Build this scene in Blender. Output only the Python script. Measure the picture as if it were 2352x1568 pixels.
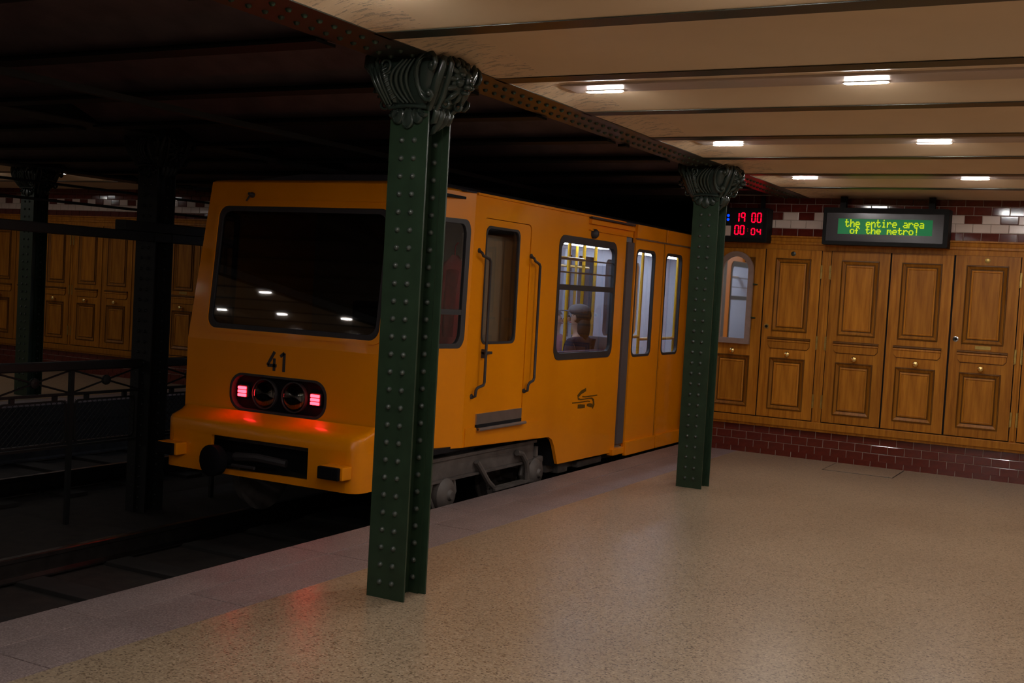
import bpy, bmesh, math, random
from mathutils import Vector, Matrix
from mathutils.geometry import tessellate_polygon
random.seed(7)
PI = math.pi
C = bpy.context.scene.collection
S = bpy.context.scene
for o in list(bpy.data.objects): bpy.data.objects.remove(o)

# ------------------------------------------------------------------ camera
CZ = 1.63
def cam_axes(yaw, pitch, roll):
    y, p, r = map(math.radians, (yaw, pitch, roll))
    F = Vector((-math.sin(y)*math.cos(p), math.cos(y)*math.cos(p), math.sin(p)))
    R = Vector((math.cos(y), math.sin(y), 0)); U = R.cross(F)
    return R*math.cos(r)+U*math.sin(r), -R*math.sin(r)+U*math.cos(r), F
R_, U_, F_ = cam_axes(28.205, -2.623, 3.206)
cd = bpy.data.cameras.new('camera'); cam = bpy.data.objects.new('camera', cd); C.objects.link(cam)
m = Matrix((R_, U_, -F_)).transposed().to_4x4(); m.translation = Vector((0, 0, CZ)); cam.matrix_world = m
cd.sensor_width = 36; cd.lens = 2669.6*36/2352; cd.clip_start = 0.05
S.camera = cam
# ------------------------------------------------------------------ world, exposure
w = bpy.data.worlds.new('world'); S.world = w; w.use_nodes = True
w.node_tree.nodes['Background'].inputs[0].default_value = (0, 0, 0, 1)
w.node_tree.nodes['Background'].inputs[1].default_value = 0
S.view_settings.view_transform = 'Standard'; S.view_settings.look = 'None'
S.view_settings.gamma = 1; S.view_settings.use_curve_mapping = False
S.view_settings.exposure = 0.0
LAMP = 425.0          # platform luminaires
LAMP_FAR = 92.0       # luminaires of the platform across the tracks
SALOON = 14.0         # light strips in the carriage

# ------------------------------------------------------------------ helpers
def tag(o, label=None, cat=None, group=None, kind=None):
    if label: o['label'] = label
    if cat: o['category'] = cat
    if group: o['group'] = group
    if kind: o['kind'] = kind
    return o
def empty(name, loc=(0, 0, 0), **k):
    o = bpy.data.objects.new(name, None); C.objects.link(o); o.location = loc
    o.empty_display_size = .1
    return tag(o, **k)
class MB:
    """collects world-space shapes; build() links them as one mesh object"""
    def __init__(s): s.v = []; s.f = []
    def add(s, vs, fs):
        b = len(s.v); s.v += [tuple(v) for v in vs]; s.f += [tuple(b+i for i in f) for f in fs]; return s
    def box(s, x0, x1, y0, y1, z0, z1, bev=0):
        if bev <= 0:
            vs = [(x, y, z) for z in (z0, z1) for y in (y0, y1) for x in (x0, x1)]
            return s.add(vs, [(0,2,3,1),(4,5,7,6),(0,1,5,4),(2,6,7,3),(0,4,6,2),(1,3,7,5)])
        bm = bmesh.new(); bmesh.ops.create_cube(bm, size=1)
        for v in bm.verts: v.co = ((x0+x1)/2+v.co.x*(x1-x0), (y0+y1)/2+v.co.y*(y1-y0), (z0+z1)/2+v.co.z*(z1-z0))
        bmesh.ops.bevel(bm, geom=bm.edges[:], offset=bev, segments=2, affect='EDGES', profile=.6)
        bm.verts.index_update()
        s.add([v.co for v in bm.verts], [[v.index for v in f.verts] for f in bm.faces]); bm.free(); return s
    def tube(s, pts, r, n=8, cap=True):
        pts = [Vector(p) for p in pts]; rs = r if isinstance(r, (list, tuple)) else [r]*len(pts)
        b = len(s.v); up = None
        for i, p in enumerate(pts):
            a = pts[max(i-1, 0)]; c = pts[min(i+1, len(pts)-1)]; t = (c-a).normalized()
            if up is None:
                up = Vector((0, 0, 1)) if abs(t.z) < .9 else Vector((1, 0, 0))
            u = (up-t*up.dot(t)).normalized(); up = u; vv = t.cross(u)
            for k in range(n):
                an = 2*PI*k/n; s.v.append(tuple(p+(u*math.cos(an)+vv*math.sin(an))*rs[i]))
        for i in range(len(pts)-1):
            for k in range(n):
                s.f.append((b+i*n+k, b+i*n+(k+1) % n, b+(i+1)*n+(k+1) % n, b+(i+1)*n+k))
        if cap:
            s.f.append(tuple(b+k for k in range(n))[::-1]); s.f.append(tuple(b+(len(pts)-1)*n+k for k in range(n)))
        return s
    def lathe(s, prof, org, axis, n=16):
        """prof = [(r, h)] along axis from org"""
        ax = Vector(axis).normalized(); u = ax.orthogonal().normalized(); vv = ax.cross(u); org = Vector(org)
        b = len(s.v)
        for r, h in prof:
            for k in range(n):
                a = 2*PI*k/n; s.v.append(tuple(org+ax*h+(u*math.cos(a)+vv*math.sin(a))*max(r, 1e-5)))
        for i in range(len(prof)-1):
            for k in range(n):
                s.f.append((b+i*n+k, b+i*n+(k+1) % n, b+(i+1)*n+(k+1) % n, b+(i+1)*n+k))
        s.f.append(tuple(b+k for k in range(n))[::-1]); s.f.append(tuple(b+(len(prof)-1)*n+k for k in range(n)))
        return s
    def rings(s, loops, cap0=False, cap1=True, closed=True):
        n = len(loops[0]); b = len(s.v)
        for l in loops: s.v += [tuple(p) for p in l]
        for i in range(len(loops)-1):
            for k in range(n if closed else n-1):
                s.f.append((b+i*n+k, b+i*n+(k+1) % n, b+(i+1)*n+(k+1) % n, b+(i+1)*n+k))
        if cap0: s.f.append(tuple(b+k for k in range(n))[::-1])
        if cap1: s.f.append(tuple(b+(len(loops)-1)*n+k for k in range(n)))
        return s
    def plate(s, outer, holes, fn, d0, d1):
        """flat plate with holes; loops are 2-D lists, fn(u, v, d) gives the world point, thickness d0..d1"""
        loops = [outer]+list(holes)
        tri = tessellate_polygon([[Vector((u, v, 0)) for u, v in l] for l in loops])
        flat = [p for l in loops for p in l]; n = len(flat); b = len(s.v)
        s.v += [tuple(fn(u, v, d0)) for u, v in flat]+[tuple(fn(u, v, d1)) for u, v in flat]
        for t in tri:
            s.f.append(tuple(b+i for i in t)); s.f.append(tuple(b+n+i for i in reversed(t)))
        k = 0
        for l in loops:
            L = len(l)
            for i in range(L):
                j = (i+1) % L; s.f.append((b+k+i, b+k+j, b+n+k+j, b+n+k+i))
            k += L
        return s
    def mesh(s, name, mat, smooth=False):
        me = bpy.data.meshes.new(name); me.from_pydata(s.v, [], s.f); me.validate()
        bm = bmesh.new(); bm.from_mesh(me); bmesh.ops.recalc_face_normals(bm, faces=bm.faces[:]); bm.to_mesh(me); bm.free()
        if mat: me.materials.append(mat)
        if smooth: shade(me, smooth)
        return me
    def build(s, name, mat, parent=None, smooth=False, **k):
        """vertices are world coordinates; an object with a parent keeps them by subtracting the parent's place"""
        me = s.mesh(name, mat, smooth); o = bpy.data.objects.new(name, me); C.objects.link(o)
        place(o, parent); return tag(o, **k)
def shade(me, ang):
    a = math.radians(40 if ang is True else ang)
    me.polygons.foreach_set('use_smooth', [True]*len(me.polygons))
    bm = bmesh.new(); bm.from_mesh(me)
    for e in bm.edges:
        if len(e.link_faces) == 2 and e.calc_face_angle(0) > a: e.smooth = False
    bm.to_mesh(me); bm.free()
def world_loc(o):
    p = Vector(o.location); q = o.parent
    while q: p = p+Vector(q.location); q = q.parent
    return p
def place(o, parent):
    """mesh data written in world coordinates: recentre on its own bounds, keep it where it is"""
    me = o.data; vs = [v.co for v in me.vertices]
    c = Vector([(min(v[i] for v in vs)+max(v[i] for v in vs))/2 for i in range(3)])
    if parent is None or True:
        me.transform(Matrix.Translation(-c))
    o.location = c-(world_loc(parent) if parent else Vector((0, 0, 0)))
    o.parent = parent
def inst(name, me, loc, parent=None, rot=(0, 0, 0), scale=None):
    o = bpy.data.objects.new(name, me); C.objects.link(o)
    o.location = Vector(loc)-(world_loc(parent) if parent else Vector((0, 0, 0))); o.rotation_euler = rot
    if scale: o.scale = scale
    o.parent = parent; return o
def rr(u0, v0, u1, v1, r, n=5):
    """rounded rectangle loop"""
    rs = r if isinstance(r, (list, tuple)) else [r]*4; L = []
    for (cu, cv, a0, q) in ((u1-rs[0], v0+rs[0], -90, rs[0]), (u1-rs[1], v1-rs[1], 0, rs[1]), (u0+rs[2], v1-rs[2], 90, rs[2]), (u0+rs[3], v0+rs[3], 180, rs[3])):
        for i in range(n+1):
            a = math.radians(a0+90*i/n); L.append((cu+q*math.cos(a), cv+q*math.sin(a)))
    return L

# ------------------------------------------------------------------ materials
def mul(c, k): return tuple(x*k for x in c)
def nt(name):
    mt = bpy.data.materials.new(name); mt.use_nodes = True; t = mt.node_tree; b = t.nodes['Principled BSDF']; return mt, t, b
def link(t, a, b): t.links.new(a, b)
def coords(t, scale=(1, 1, 1), rot=(0, 0, 0), kind='Object'):
    tc = t.nodes.new('ShaderNodeTexCoord'); mp = t.nodes.new('ShaderNodeMapping'); mp.inputs['Scale'].default_value = scale
    mp.inputs['Rotation'].default_value = rot; link(t, tc.outputs[kind], mp.inputs[0]); return mp.outputs[0]
def noise(t, vec, scale, detail=3, rough=.55):
    n = t.nodes.new('ShaderNodeTexNoise'); n.inputs['Scale'].default_value = scale; n.inputs['Detail'].default_value = detail
    n.inputs['Roughness'].default_value = rough
    if vec: link(t, vec, n.inputs['Vector'])
    return n.outputs['Fac']
def ramp(t, fac, stops):
    r = t.nodes.new('ShaderNodeValToRGB'); e = r.color_ramp.elements
    while len(e) < len(stops): e.new(.5)
    for i, (p, c) in enumerate(stops): e[i].position = p; e[i].color = (*c, 1)
    link(t, fac, r.inputs[0]); return r.outputs[0]
def bump(t, b, fac, strength, dist=.01):
    n = t.nodes.new('ShaderNodeBump'); n.inputs['Strength'].default_value = strength; n.inputs['Distance'].default_value = dist
    link(t, fac, n.inputs['Height']); link(t, n.outputs[0], b.inputs['Normal'])
def paint(name, col, rough=.4, var=.12, scale=6, metal=0, bmp=0, coat=0, spec=.5, kind='Object'):
    mt, t, b = nt(name); v = coords(t, kind=kind)
    f = noise(t, v, scale, 4)
    link(t, ramp(t, f, [(.3, mul(col, 1-var)), (.7, mul(col, 1+var))]), b.inputs['Base Color'])
    b.inputs['Roughness'].default_value = rough; b.inputs['Metallic'].default_value = metal
    b.inputs['Specular IOR Level'].default_value = spec
    b.inputs['Coat Weight'].default_value = coat; b.inputs['Coat Roughness'].default_value = .08
    if bmp: bump(t, b, noise(t, v, scale*12, 3), bmp, .003)
    return mt
def emit(name, col, s):
    mt, t, b = nt(name); b.inputs['Base Color'].default_value = (*mul(col, .5), 1)
    b.inputs['Emission Color'].default_value = (*col, 1); b.inputs['Emission Strength'].default_value = s; return mt
def glass(name, tint=(.8, .85, .85), base=.06):
    mt = bpy.data.materials.new(name); mt.use_nodes = True; t = mt.node_tree; t.nodes.clear()
    o = t.nodes.new('ShaderNodeOutputMaterial'); mx = t.nodes.new('ShaderNodeMixShader'); tr = t.nodes.new('ShaderNodeBsdfTransparent')
    g = t.nodes.new('ShaderNodeBsdfGlossy'); fr = t.nodes.new('ShaderNodeFresnel'); ad = t.nodes.new('ShaderNodeMath')
    fr.inputs[0].default_value = 1.5; ad.operation = 'ADD'; ad.inputs[1].default_value = base; g.inputs['Roughness'].default_value = .02
    g.inputs['Color'].default_value = (1, 1, 1, 1)
    tr.inputs[0].default_value = (*tint, 1); link(t, fr.outputs[0], ad.inputs[0])
    ge = t.nodes.new('ShaderNodeNewGeometry'); iv = t.nodes.new('ShaderNodeMath'); iv.operation = 'SUBTRACT'; iv.inputs[0].default_value = 1; link(t, ge.outputs['Backfacing'], iv.inputs[1])
    ml = t.nodes.new('ShaderNodeMath'); ml.operation = 'MULTIPLY'; link(t, ad.outputs[0], ml.inputs[0]); link(t, iv.outputs[0], ml.inputs[1]); link(t, ml.outputs[0], mx.inputs[0])
    link(t, tr.outputs[0], mx.inputs[1]); link(t, g.outputs[0], mx.inputs[2]); link(t, mx.outputs[0], o.inputs[0]); return mt

def m_wood(name='wood_oak', k=1.0):
    mt, t, b = nt(name)
    v = coords(t, (9, 9, .7)); f = noise(t, v, 3.2, 6, .6)
    v2 = coords(t, (60, 60, 1.6)); f2 = noise(t, v2, 3, 3)
    oi = t.nodes.new('ShaderNodeObjectInfo')
    mm = t.nodes.new('ShaderNodeMath'); mm.operation = 'MULTIPLY_ADD'; mm.inputs[1].default_value = .25; link(t, f2, mm.inputs[0]); link(t, f, mm.inputs[2])
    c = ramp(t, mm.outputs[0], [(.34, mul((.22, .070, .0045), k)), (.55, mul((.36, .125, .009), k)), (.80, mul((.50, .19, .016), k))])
    hs = t.nodes.new('ShaderNodeHueSaturation'); link(t, c, hs.inputs['Color'])
    mr = t.nodes.new('ShaderNodeMapRange'); mr.inputs['To Min'].default_value = .82; mr.inputs['To Max'].default_value = 1.12
    link(t, oi.outputs['Random'], mr.inputs['Value']); link(t, mr.outputs[0], hs.inputs['Value']); link(t, hs.outputs[0], b.inputs['Base Color'])
    b.inputs['Roughness'].default_value = .36; b.inputs['Specular IOR Level'].default_value = .22; bump(t, b, f2, .15, .002); return mt
def m_terrazzo():
    mt, t, b = nt('terrazzo')
    v = coords(t); vo = t.nodes.new('ShaderNodeTexVoronoi'); vo.inputs['Scale'].default_value = 120; link(t, v, vo.inputs['Vector'])
    sp = t.nodes.new('ShaderNodeSeparateColor'); link(t, vo.outputs['Color'], sp.inputs[0])
    c1 = ramp(t, sp.outputs[0], [(0, (.10, .071, .045)), (.14, (.22, .156, .10)), (.30, (.31, .228, .15)), (.8, (.35, .26, .172)), (1, (.43, .335, .235))])
    f = noise(t, v, .9, 3); c2 = ramp(t, f, [(.3, (.88, .87, .86)), (.7, (1.05, 1.05, 1.04))])
    mx = t.nodes.new('ShaderNodeMix'); mx.data_type = 'RGBA'; mx.blend_type = 'MULTIPLY'; mx.inputs[0].default_value = 1
    link(t, c1, mx.inputs[6]); link(t, c2, mx.inputs[7]); link(t, mx.outputs[2], b.inputs['Base Color'])
    f3 = noise(t, v, 40, 3); rg = t.nodes.new('ShaderNodeMapRange'); rg.inputs['To Min'].default_value = .24; rg.inputs['To Max'].default_value = .36
    link(t, f3, rg.inputs['Value']); link(t, rg.outputs[0], b.inputs['Roughness'])
    bump(t, b, noise(t, v, 220, 2), .12, .002); return mt
def m_granite():
    mt, t, b = nt('coping_granite')
    v = coords(t); f = noise(t, v, 110, 3, .7)
    c1 = ramp(t, f, [(.32, (.13, .10, .10)), (.5, (.24, .185, .18)), (.68, (.38, .31, .30))])
    c2 = ramp(t, noise(t, v, 2.2, 4), [(.3, (.78, .76, .76)), (.7, (1.05, 1.0, .98))])
    mx = t.nodes.new('ShaderNodeMix'); mx.data_type = 'RGBA'; mx.blend_type = 'MULTIPLY'; mx.inputs[0].default_value = 1
    link(t, c1, mx.inputs[6]); link(t, c2, mx.inputs[7]); link(t, mx.outputs[2], b.inputs['Base Color'])
    b.inputs['Roughness'].default_value = .5; bump(t, b, f, .35, .003); return mt
def m_plaster():
    mt, t, b = nt('ceiling_cream')
    v = coords(t, kind='Object'); c = ramp(t, noise(t, v, 1.6, 4), [(.3, (.74, .55, .35)), (.7, (.80, .60, .39))])
    # soot and peeling marks
    vo = noise(t, coords(t, (1, 4, 1), (0, 0, .5)), 3.5, 8, .75); k = ramp(t, vo, [(.60, (1, 1, 1)), (.66, (.62, .55, .5))])
    mx = t.nodes.new('ShaderNodeMix'); mx.data_type = 'RGBA'; mx.blend_type = 'MULTIPLY'; mx.inputs[0].default_value = 1
    link(t, c, mx.inputs[6]); mx.inputs[7].default_value = (1, 1, 1, 1)
    link(t, c, b.inputs['Base Color']); b.inputs['Roughness'].default_value = .45; return mt, k
M = {}
M['wood'] = m_wood('wood_oak', .93); M['wood_dark'] = m_wood('wood_dark_tone', .30); M['wood_mid'] = m_wood('wood_mid_tone', .66); M['terrazzo'] = m_terrazzo(); M['granite'] = m_granite(); M['plaster'], _k = m_plaster()
def m_cove():
    mt, t, b = nt('cove_plaster_peeling')
    f = noise(t, coords(t, (3, 14, 3), (0, 0, .45)), 3.0, 8, .7)
    c = ramp(t, f, [(.0, (.76, .56, .36)), (.55, (.78, .58, .37)), (.585, (.26, .18, .13)), (.62, (.55, .42, .28))])
    link(t, c, b.inputs['Base Color']); b.inputs['Roughness'].default_value = .42; bump(t, b, f, .4, .01); return mt
M['cove'] = m_cove()
M['vault'] = paint('vault_brick_wash', (.080, .052, .055), .7, .3, 5, bmp=.3)
M['green'] = paint('green_iron_paint', (.018, .036, .019), .36, .18, 9, bmp=.10, spec=.4)
M['cast'] = paint('dark_cast_iron_paint', (.022, .032, .025), .24, .25, 12, bmp=.15)
M['black'] = paint('black_iron_paint', (.008, .008, .008), .6, .2, 8, spec=.15)
M['girder'] = paint('girder_paint', (.024, .027, .018), .36, .2, 5)
M['soot2'] = paint('buffer_rubber', (.006, .005, .007), .8, .1, 8, spec=.1)
M['yellow'] = paint('yellow_coach_paint', (.82, .255, .0), .32, .04, 2, coat=.22, spec=.3)
M['dgrey'] = paint('dark_rubber', (.030, .026, .028), .55, .15, 6)
M['grey'] = paint('grey_rubber', (.085, .075, .08), .5, .1, 6)
M['alu'] = paint('brushed_aluminium', (.45, .43, .43), .32, .1, 8, metal=.9)
M['bogie'] = paint('bogie_grime', (.10, .085, .078), .55, .35, 7, bmp=.2)
M['roof'] = paint('roof_grey', (.05, .045, .055), .45, .2, 4)
M['tile_r'] = paint('red_glazed_tile', (.105, .016, .010), .10, .22, 14)
M['tile_w'] = paint('white_glazed_tile', (.66, .53, .46), .14, .06, 9)
M['mortar'] = paint('mortar', (.42, .33, .27), .8, .2, 20)
M['brass'] = paint('brass', (.95, .68, .25), .24, .05, 8, metal=1)
M['brass_dull'] = paint('brass_dull', (.42, .28, .08), .35, .2, 20, metal=.9)
M['chrome'] = paint('chrome', (.7, .7, .7), .12, .03, 8, metal=1)
M['reflector'] = paint('lamp_reflector', (.55, .52, .54), .3, .05, 9, metal=.35)  # pale, barely metallic colour stands in for light caught by the headlights
M['dark_in'] = paint('cab_dark', (.012, .012, .014), .7, .2, 5, spec=.15)
M['cream'] = paint('cab_cream_panel', (.40, .31, .18), .5, .08, 4)
M['white_in'] = paint('saloon_white_panel', (.60, .62, .68), .4, .05, 3)
M['grey_in'] = paint('saloon_grey', (.20, .21, .24), .5, .1, 3)
M['pole'] = paint('pole_yellow', (.75, .42, .02), .25, .03, 3)
M['seat'] = paint('seat_moquette', (.09, .06, .10), .85, .3, 40)
M['red_cloth'] = paint('red_cloth', (.50, .02, .02), .8, .2, 12)
M['glass'] = glass('train_glass', (.78, .80, .84), .03)
M['glass_dark'] = glass('windscreen_glass', (.45, .46, .48), .10)
M['lensglass'] = glass('lens_glass', (.9, .9, .9), .06)
M['lamp'] = emit('lamp_diffuser', (1, .95, .90), LAMP)
M['lamp_far'] = emit('lamp_diffuser_far', (1, .95, .90), LAMP_FAR)
M['saloonlamp'] = emit('saloon_light', (.80, .88, 1), SALOON)
M['tail'] = emit('tail_light_red', (1, .010, .016), 30)
M['led_red'] = emit('led_red', (1, .0, .02), 2.6)
M['led_blue'] = emit('led_blue', (.0, .03, 1), 3.0)
M['lcd_green'] = emit('lcd_green', (.0, .30, .085), .23)
M['lcd_yellow'] = emit('lcd_yellow', (.62, .80, .0), .62)
M['mframe'] = paint('mirror_frame_wood', (.25, .165, .13), .4, .15, 12)
M['trunk'] = paint('trunking_grey', (.52, .42, .36), .35, .04, 4)
M['trackbed'] = paint('trackbed_dirt', (.020, .014, .011), .9, .4, 9, bmp=.5)
M['steel'] = paint('rail_steel', (.12, .11, .105), .35, .2, 9, metal=1)
M['tunnel'] = paint('tunnel_soot', (.018, .015, .014), .85, .3, 3)
M['wall_w'] = paint('wall_plain_tile', (.45, .38, .32), .3, .1, 4)
mt, t, b = nt('mirror_glass'); b.inputs['Base Color'].default_value = (.9, .9, .9, 1); b.inputs['Metallic'].default_value = 1; b.inputs['Roughness'].default_value = .03; M['mirror'] = mt

# ------------------------------------------------------------------ layout constants (metres, z = 0 is the platform floor)
XA, XB, XC, YW, H = -4.41, -3.746, -3.136, 12.308, 2.75
BX0, BX1 = -3.47, -3.136          # riveted longitudinal beam
MIR = -15.18                      # mirror plane sum: far platform x = MIR - x
GY = [4.443+1.130*k for k in range(-15, 8)]      # cross girders
PX = -3.305
mx_ = lambda x: MIR-x
XR = 1.30                         # platform side wall

# ================================================================== SETTING
# floor of the near platform: terrazzo slab with stone coping slabs as parts
fl = MB().box(XB, XR, -12.5, YW+.05, -.25, 0).build('floor', M['terrazzo'], kind='structure')
co = MB().box(XA+.02, XB, -12.5, YW+.05, -.25, -.03).build('coping_bed', M['tunnel'], fl)
def slabs(parent, x0, x1, off, pitch, mirror=False):
    y = off
    while y > -12.5: y -= pitch
    g = .0025
    while y < YW:
        a, b_ = max(y, -12.5)+g, min(y+pitch, YW+.04)-g
        if b_-a > .1:
            xx = (x0+g, x1-g) if not mirror else (mx_(x1)+g, mx_(x0)-g)
            dz = random.uniform(-.001, .001)
            MB().box(xx[0], xx[1], a, b_, -.06, dz, .004).build('coping_slab', M['granite'], parent)
        y += pitch
slabs(fl, XA, -4.12, 5.53, 1.72); slabs(fl, -4.12, XB, 4.38, 1.16)
MB().box(XA+.03, XA+.12, -12.5, YW, -.6, -.24).build('platform_face', M['tunnel'], fl)
# far platform
ff = MB().box(mx_(XR), mx_(XB), -12.5, YW+.05, -.25, 0).build('floor', M['terrazzo'], kind='structure')
MB().box(mx_(XB), mx_(-4.10), -12.5, YW+.05, -.25, -.03).build('coping_bed', M['tunnel'], ff)
for k in range(17): MB().box(mx_(XB)+.003, mx_(-4.08), -11.6+1.4*k+.003, -11.6+1.4*(k+1)-.003, -.06, 0, .004).build('coping_slab', M['granite'], ff)
MB().box(mx_(-4.10)-.12, mx_(-4.10)-.03, -12.5, YW, -.6, -.24).build('platform_face', M['tunnel'], ff)
# track bed
MB().box(mx_(XA)-.05, XA+.05, -12.5, 20, -.75, -.50).build('trackbed', M['trackbed'], kind='structure')

# ceiling of the platforms: panels between cross girders, sloped cove at the beam
def platform_ceiling(mirror):
    f = (lambda x: mx_(x)) if mirror else (lambda x: x)
    ce = empty('ceiling', (f(-1), 5, 2.9), kind='structure')
    def prof_z(t_):
        e = max(0, min(1, (t_-.062)/.876)); return H+.0035+.050*(1-abs(2*e-1)**2.2)          # across one bay
    for k in range(len(GY)-1):
        y0, y1 = GY[k], GY[k+1]
        if y0 > YW: continue
        yy1 = min(y1, YW+.1); n = 24
        ys = [y0+(y1-y0)*i/n for i in range(n+1)]; ys = [y for y in ys if y < yy1]+[yy1]
        pr = [(y, prof_z((y-y0)/(y1-y0))) for y in ys]
        xs = sorted([f(XR+.05), f(-2.86)])
        sol = pr+[(y, z+.03) for y, z in pr[::-1]]
        MB().rings([[(x, y, z) for y, z in sol] for x in xs], True, True).build('ceiling_panel', M['plaster'], ce, smooth=50)
        # cove: the same arch runs down to the riveted beam through a hipped end
        st = [(-2.86, 1.0), (-2.93, .97), (-3.00, .80), (-3.07, .45), (-3.145, .0)]
        loops = []
        for x, q_ in st: loops.append([(f(x), y, H+.003+(z-H-.003)*q_) for y, z in pr]+[(f(x), y, H+.035+(z-H-.003)*q_) for y, z in pr[::-1]])
        MB().rings(loops, True, True).build('cove', M['cove'], ce, smooth=25)
    for y in GY:
        if y > YW: continue
        xs = sorted([f(BX1-.02), f(XR+.05)])
        MB().box(xs[0], xs[1], y-.066, y+.066, H, H+.0035).box(xs[0], xs[1], y-.006, y+.006, H+.004, H+.2).build('girder', M['girder'], ce)
    MB().box(min(f(XR+.05), f(BX1)), max(f(XR+.05), f(BX1)), (-7 if not mirror else -14), YW+.1, H+.2, H+.3).build('ceiling_slab', M['tunnel'], ce)
    return ce
platform_ceiling(False); platform_ceiling(True)
# jack-arched ceiling over the tracks
cv = empty('ceiling', (-7.59, 6, 2.9), kind='structure')
def vault(x0, x1):
    for k in range(len(GY)-1):
        y0, y1 = GY[k]+.0, GY[k+1]; n = 8; L0 = []; L1 = []
        if y0 > YW: continue
        for i in range(n+1):
            s_ = i/n; y = y0+(y1-y0)*s_; z = H+.02+.15*math.sin(PI*s_)
            L0.append((y, z)); L1.append((y, z+.04))
        prof = L0+L1[::-1]
        MB().rings([[(x0, y, z) for y, z in prof], [(x1, y, z) for y, z in prof]], True, True).build('vault', M['vault'], cv, smooth=50)
        MB().box(x0, x1, y0-.075, y0+.075, H-.02, H-.005).box(x0, x1, y0-.01, y0+.01, H-.005, H+.2).build('girder', M['black'], cv)
vault(-7.47, BX0); vault(mx_(BX0), -7.71)
MB().box(mx_(BX0), BX0, -12.5, YW+.1, H+.24, H+.34).build('ceiling_slab', M['tunnel'], cv)

# side, rear and tunnel walls
MB().box(XR, XR+.15, -12.5, YW+.3, 0, H+.3).build('wall_right', M['wall_w'], kind='structure')
MB().box(mx_(XR)-.15, mx_(XR), -12.5, YW+.3, 0, H+.3).build('wall_left', M['wall_w'], kind='structure')
MB().box(mx_(XR)-.2, XR+.2, -12.7, -12.5, -.75, H+.3).build('wall_rear', M['wall_w'], kind='structure')
MB().box(mx_(XR)-.2, XR+.2, 20, 20.2, -.75, H+.3).build('wall_tunnel', M['tunnel'], kind='structure')
MB().box(-4.28, -4.16, YW+.32, 20, -.75, H+.3).build('wall_tunnel', M['tunnel'], kind='structure')
MB().box(mx_(-4.16), mx_(-4.28), YW+.32, 20, -.75, H+.3).build('wall_tunnel', M['tunnel'], kind='structure')
MB().box(mx_(-4.28), -4.28, YW+.1, 20, H, H+.3).build('ceiling', M['tunnel'], kind='structure')

# ---- end walls with tile pieces
tile_me = {}
TW, TH = .1655, .0855
def tile_mesh(kind):
    if kind not in tile_me:
        w, h, d, c = TW/2-.0028, TH/2-.0026, .007, .0035
        vs = [(-w, 0, -h), (w, 0, -h), (w, 0, h), (-w, 0, h), (-w, -d+c*.6, -h), (w, -d+c*.6, -h), (w, -d+c*.6, h), (-w, -d+c*.6, h),
              (-w+c, -d, -h+c), (w-c, -d, -h+c), (w-c, -d, h-c), (-w+c, -d, h-c)]
        fs = [(0,1,5,4),(1,2,6,5),(2,3,7,6),(3,0,4,7),(4,5,9,8),(5,6,10,9),(6,7,11,10),(7,4,8,11),(8,9,10,11),(0,3,2,1)]
        tile_me[kind] = MB().add(vs, fs).mesh('tile_'+kind, M['tile_r' if kind == 'red' else 'tile_w'])
    return tile_me[kind]
def end_wall(name, xl, xr, vis, mirror):
    """xl..xr wall extent; vis: x-range where single tiles are built; beyond it one joined part"""
    wl = MB().box(xl, xr, YW+.012, YW+.3, 0, H+.3).build(name, M['mortar'], kind='structure')
    f = (lambda x: mx_(x)) if mirror else (lambda x: x)
    rest = {'red': MB(), 'white': MB()}
    def put(x, z, kind):
        if x-TW/2 < xl or x+TW/2 > xr: return
        if vis[0] <= x <= vis[1]:
            o = inst('tile', tile_mesh(kind), (x, YW+.012, z), wl, (random.uniform(-.012, .012), 0, random.uniform(-.010, .010)))
        else:
            rest[kind].box(x-TW/2+.003, x+TW/2-.003, YW+.004, YW+.013, z-TH/2+.003, z+TH/2-.003)
    n = int((xr-xl)/TW)+3
    anchor = f(-3.4075+TW/2)          # left edge of a white checker tile in the photograph
    for i in range(-n, n):
        for r in range(4):            # plinth
            put(anchor+(i+(r % 2)*.5)*TW, .30-.0855*r-.035, 'red') if r < 3 else put(anchor+(i+.5)*TW, .30-.0855*3-.035+.0125, 'red')
        for r in range(5):            # frieze
            z = 2.345+TH*(r+.5)
            if r == 1: put(anchor+(i+.5)*TW, z, 'white')
            elif r == 2: put(anchor+i*TW, z, 'white' if i % 2 == 0 else 'red')
            elif r == 0 or r == 4: put(anchor+(i)*TW, z, 'red')
            else: put(anchor+(i+.5)*TW, z, 'red')
    for k, mb in rest.items():
        if mb.v: mb.build('tiling', M['tile_r' if k == 'red' else 'tile_w'], wl, kind='stuff')
    return wl
end_wall('wall_end', -4.35, XR, (-4.2, -.75), False)
end_wall('wall_end_far', mx_(XR), mx_(-4.35), (-15.7, -11.3), True)

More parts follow.
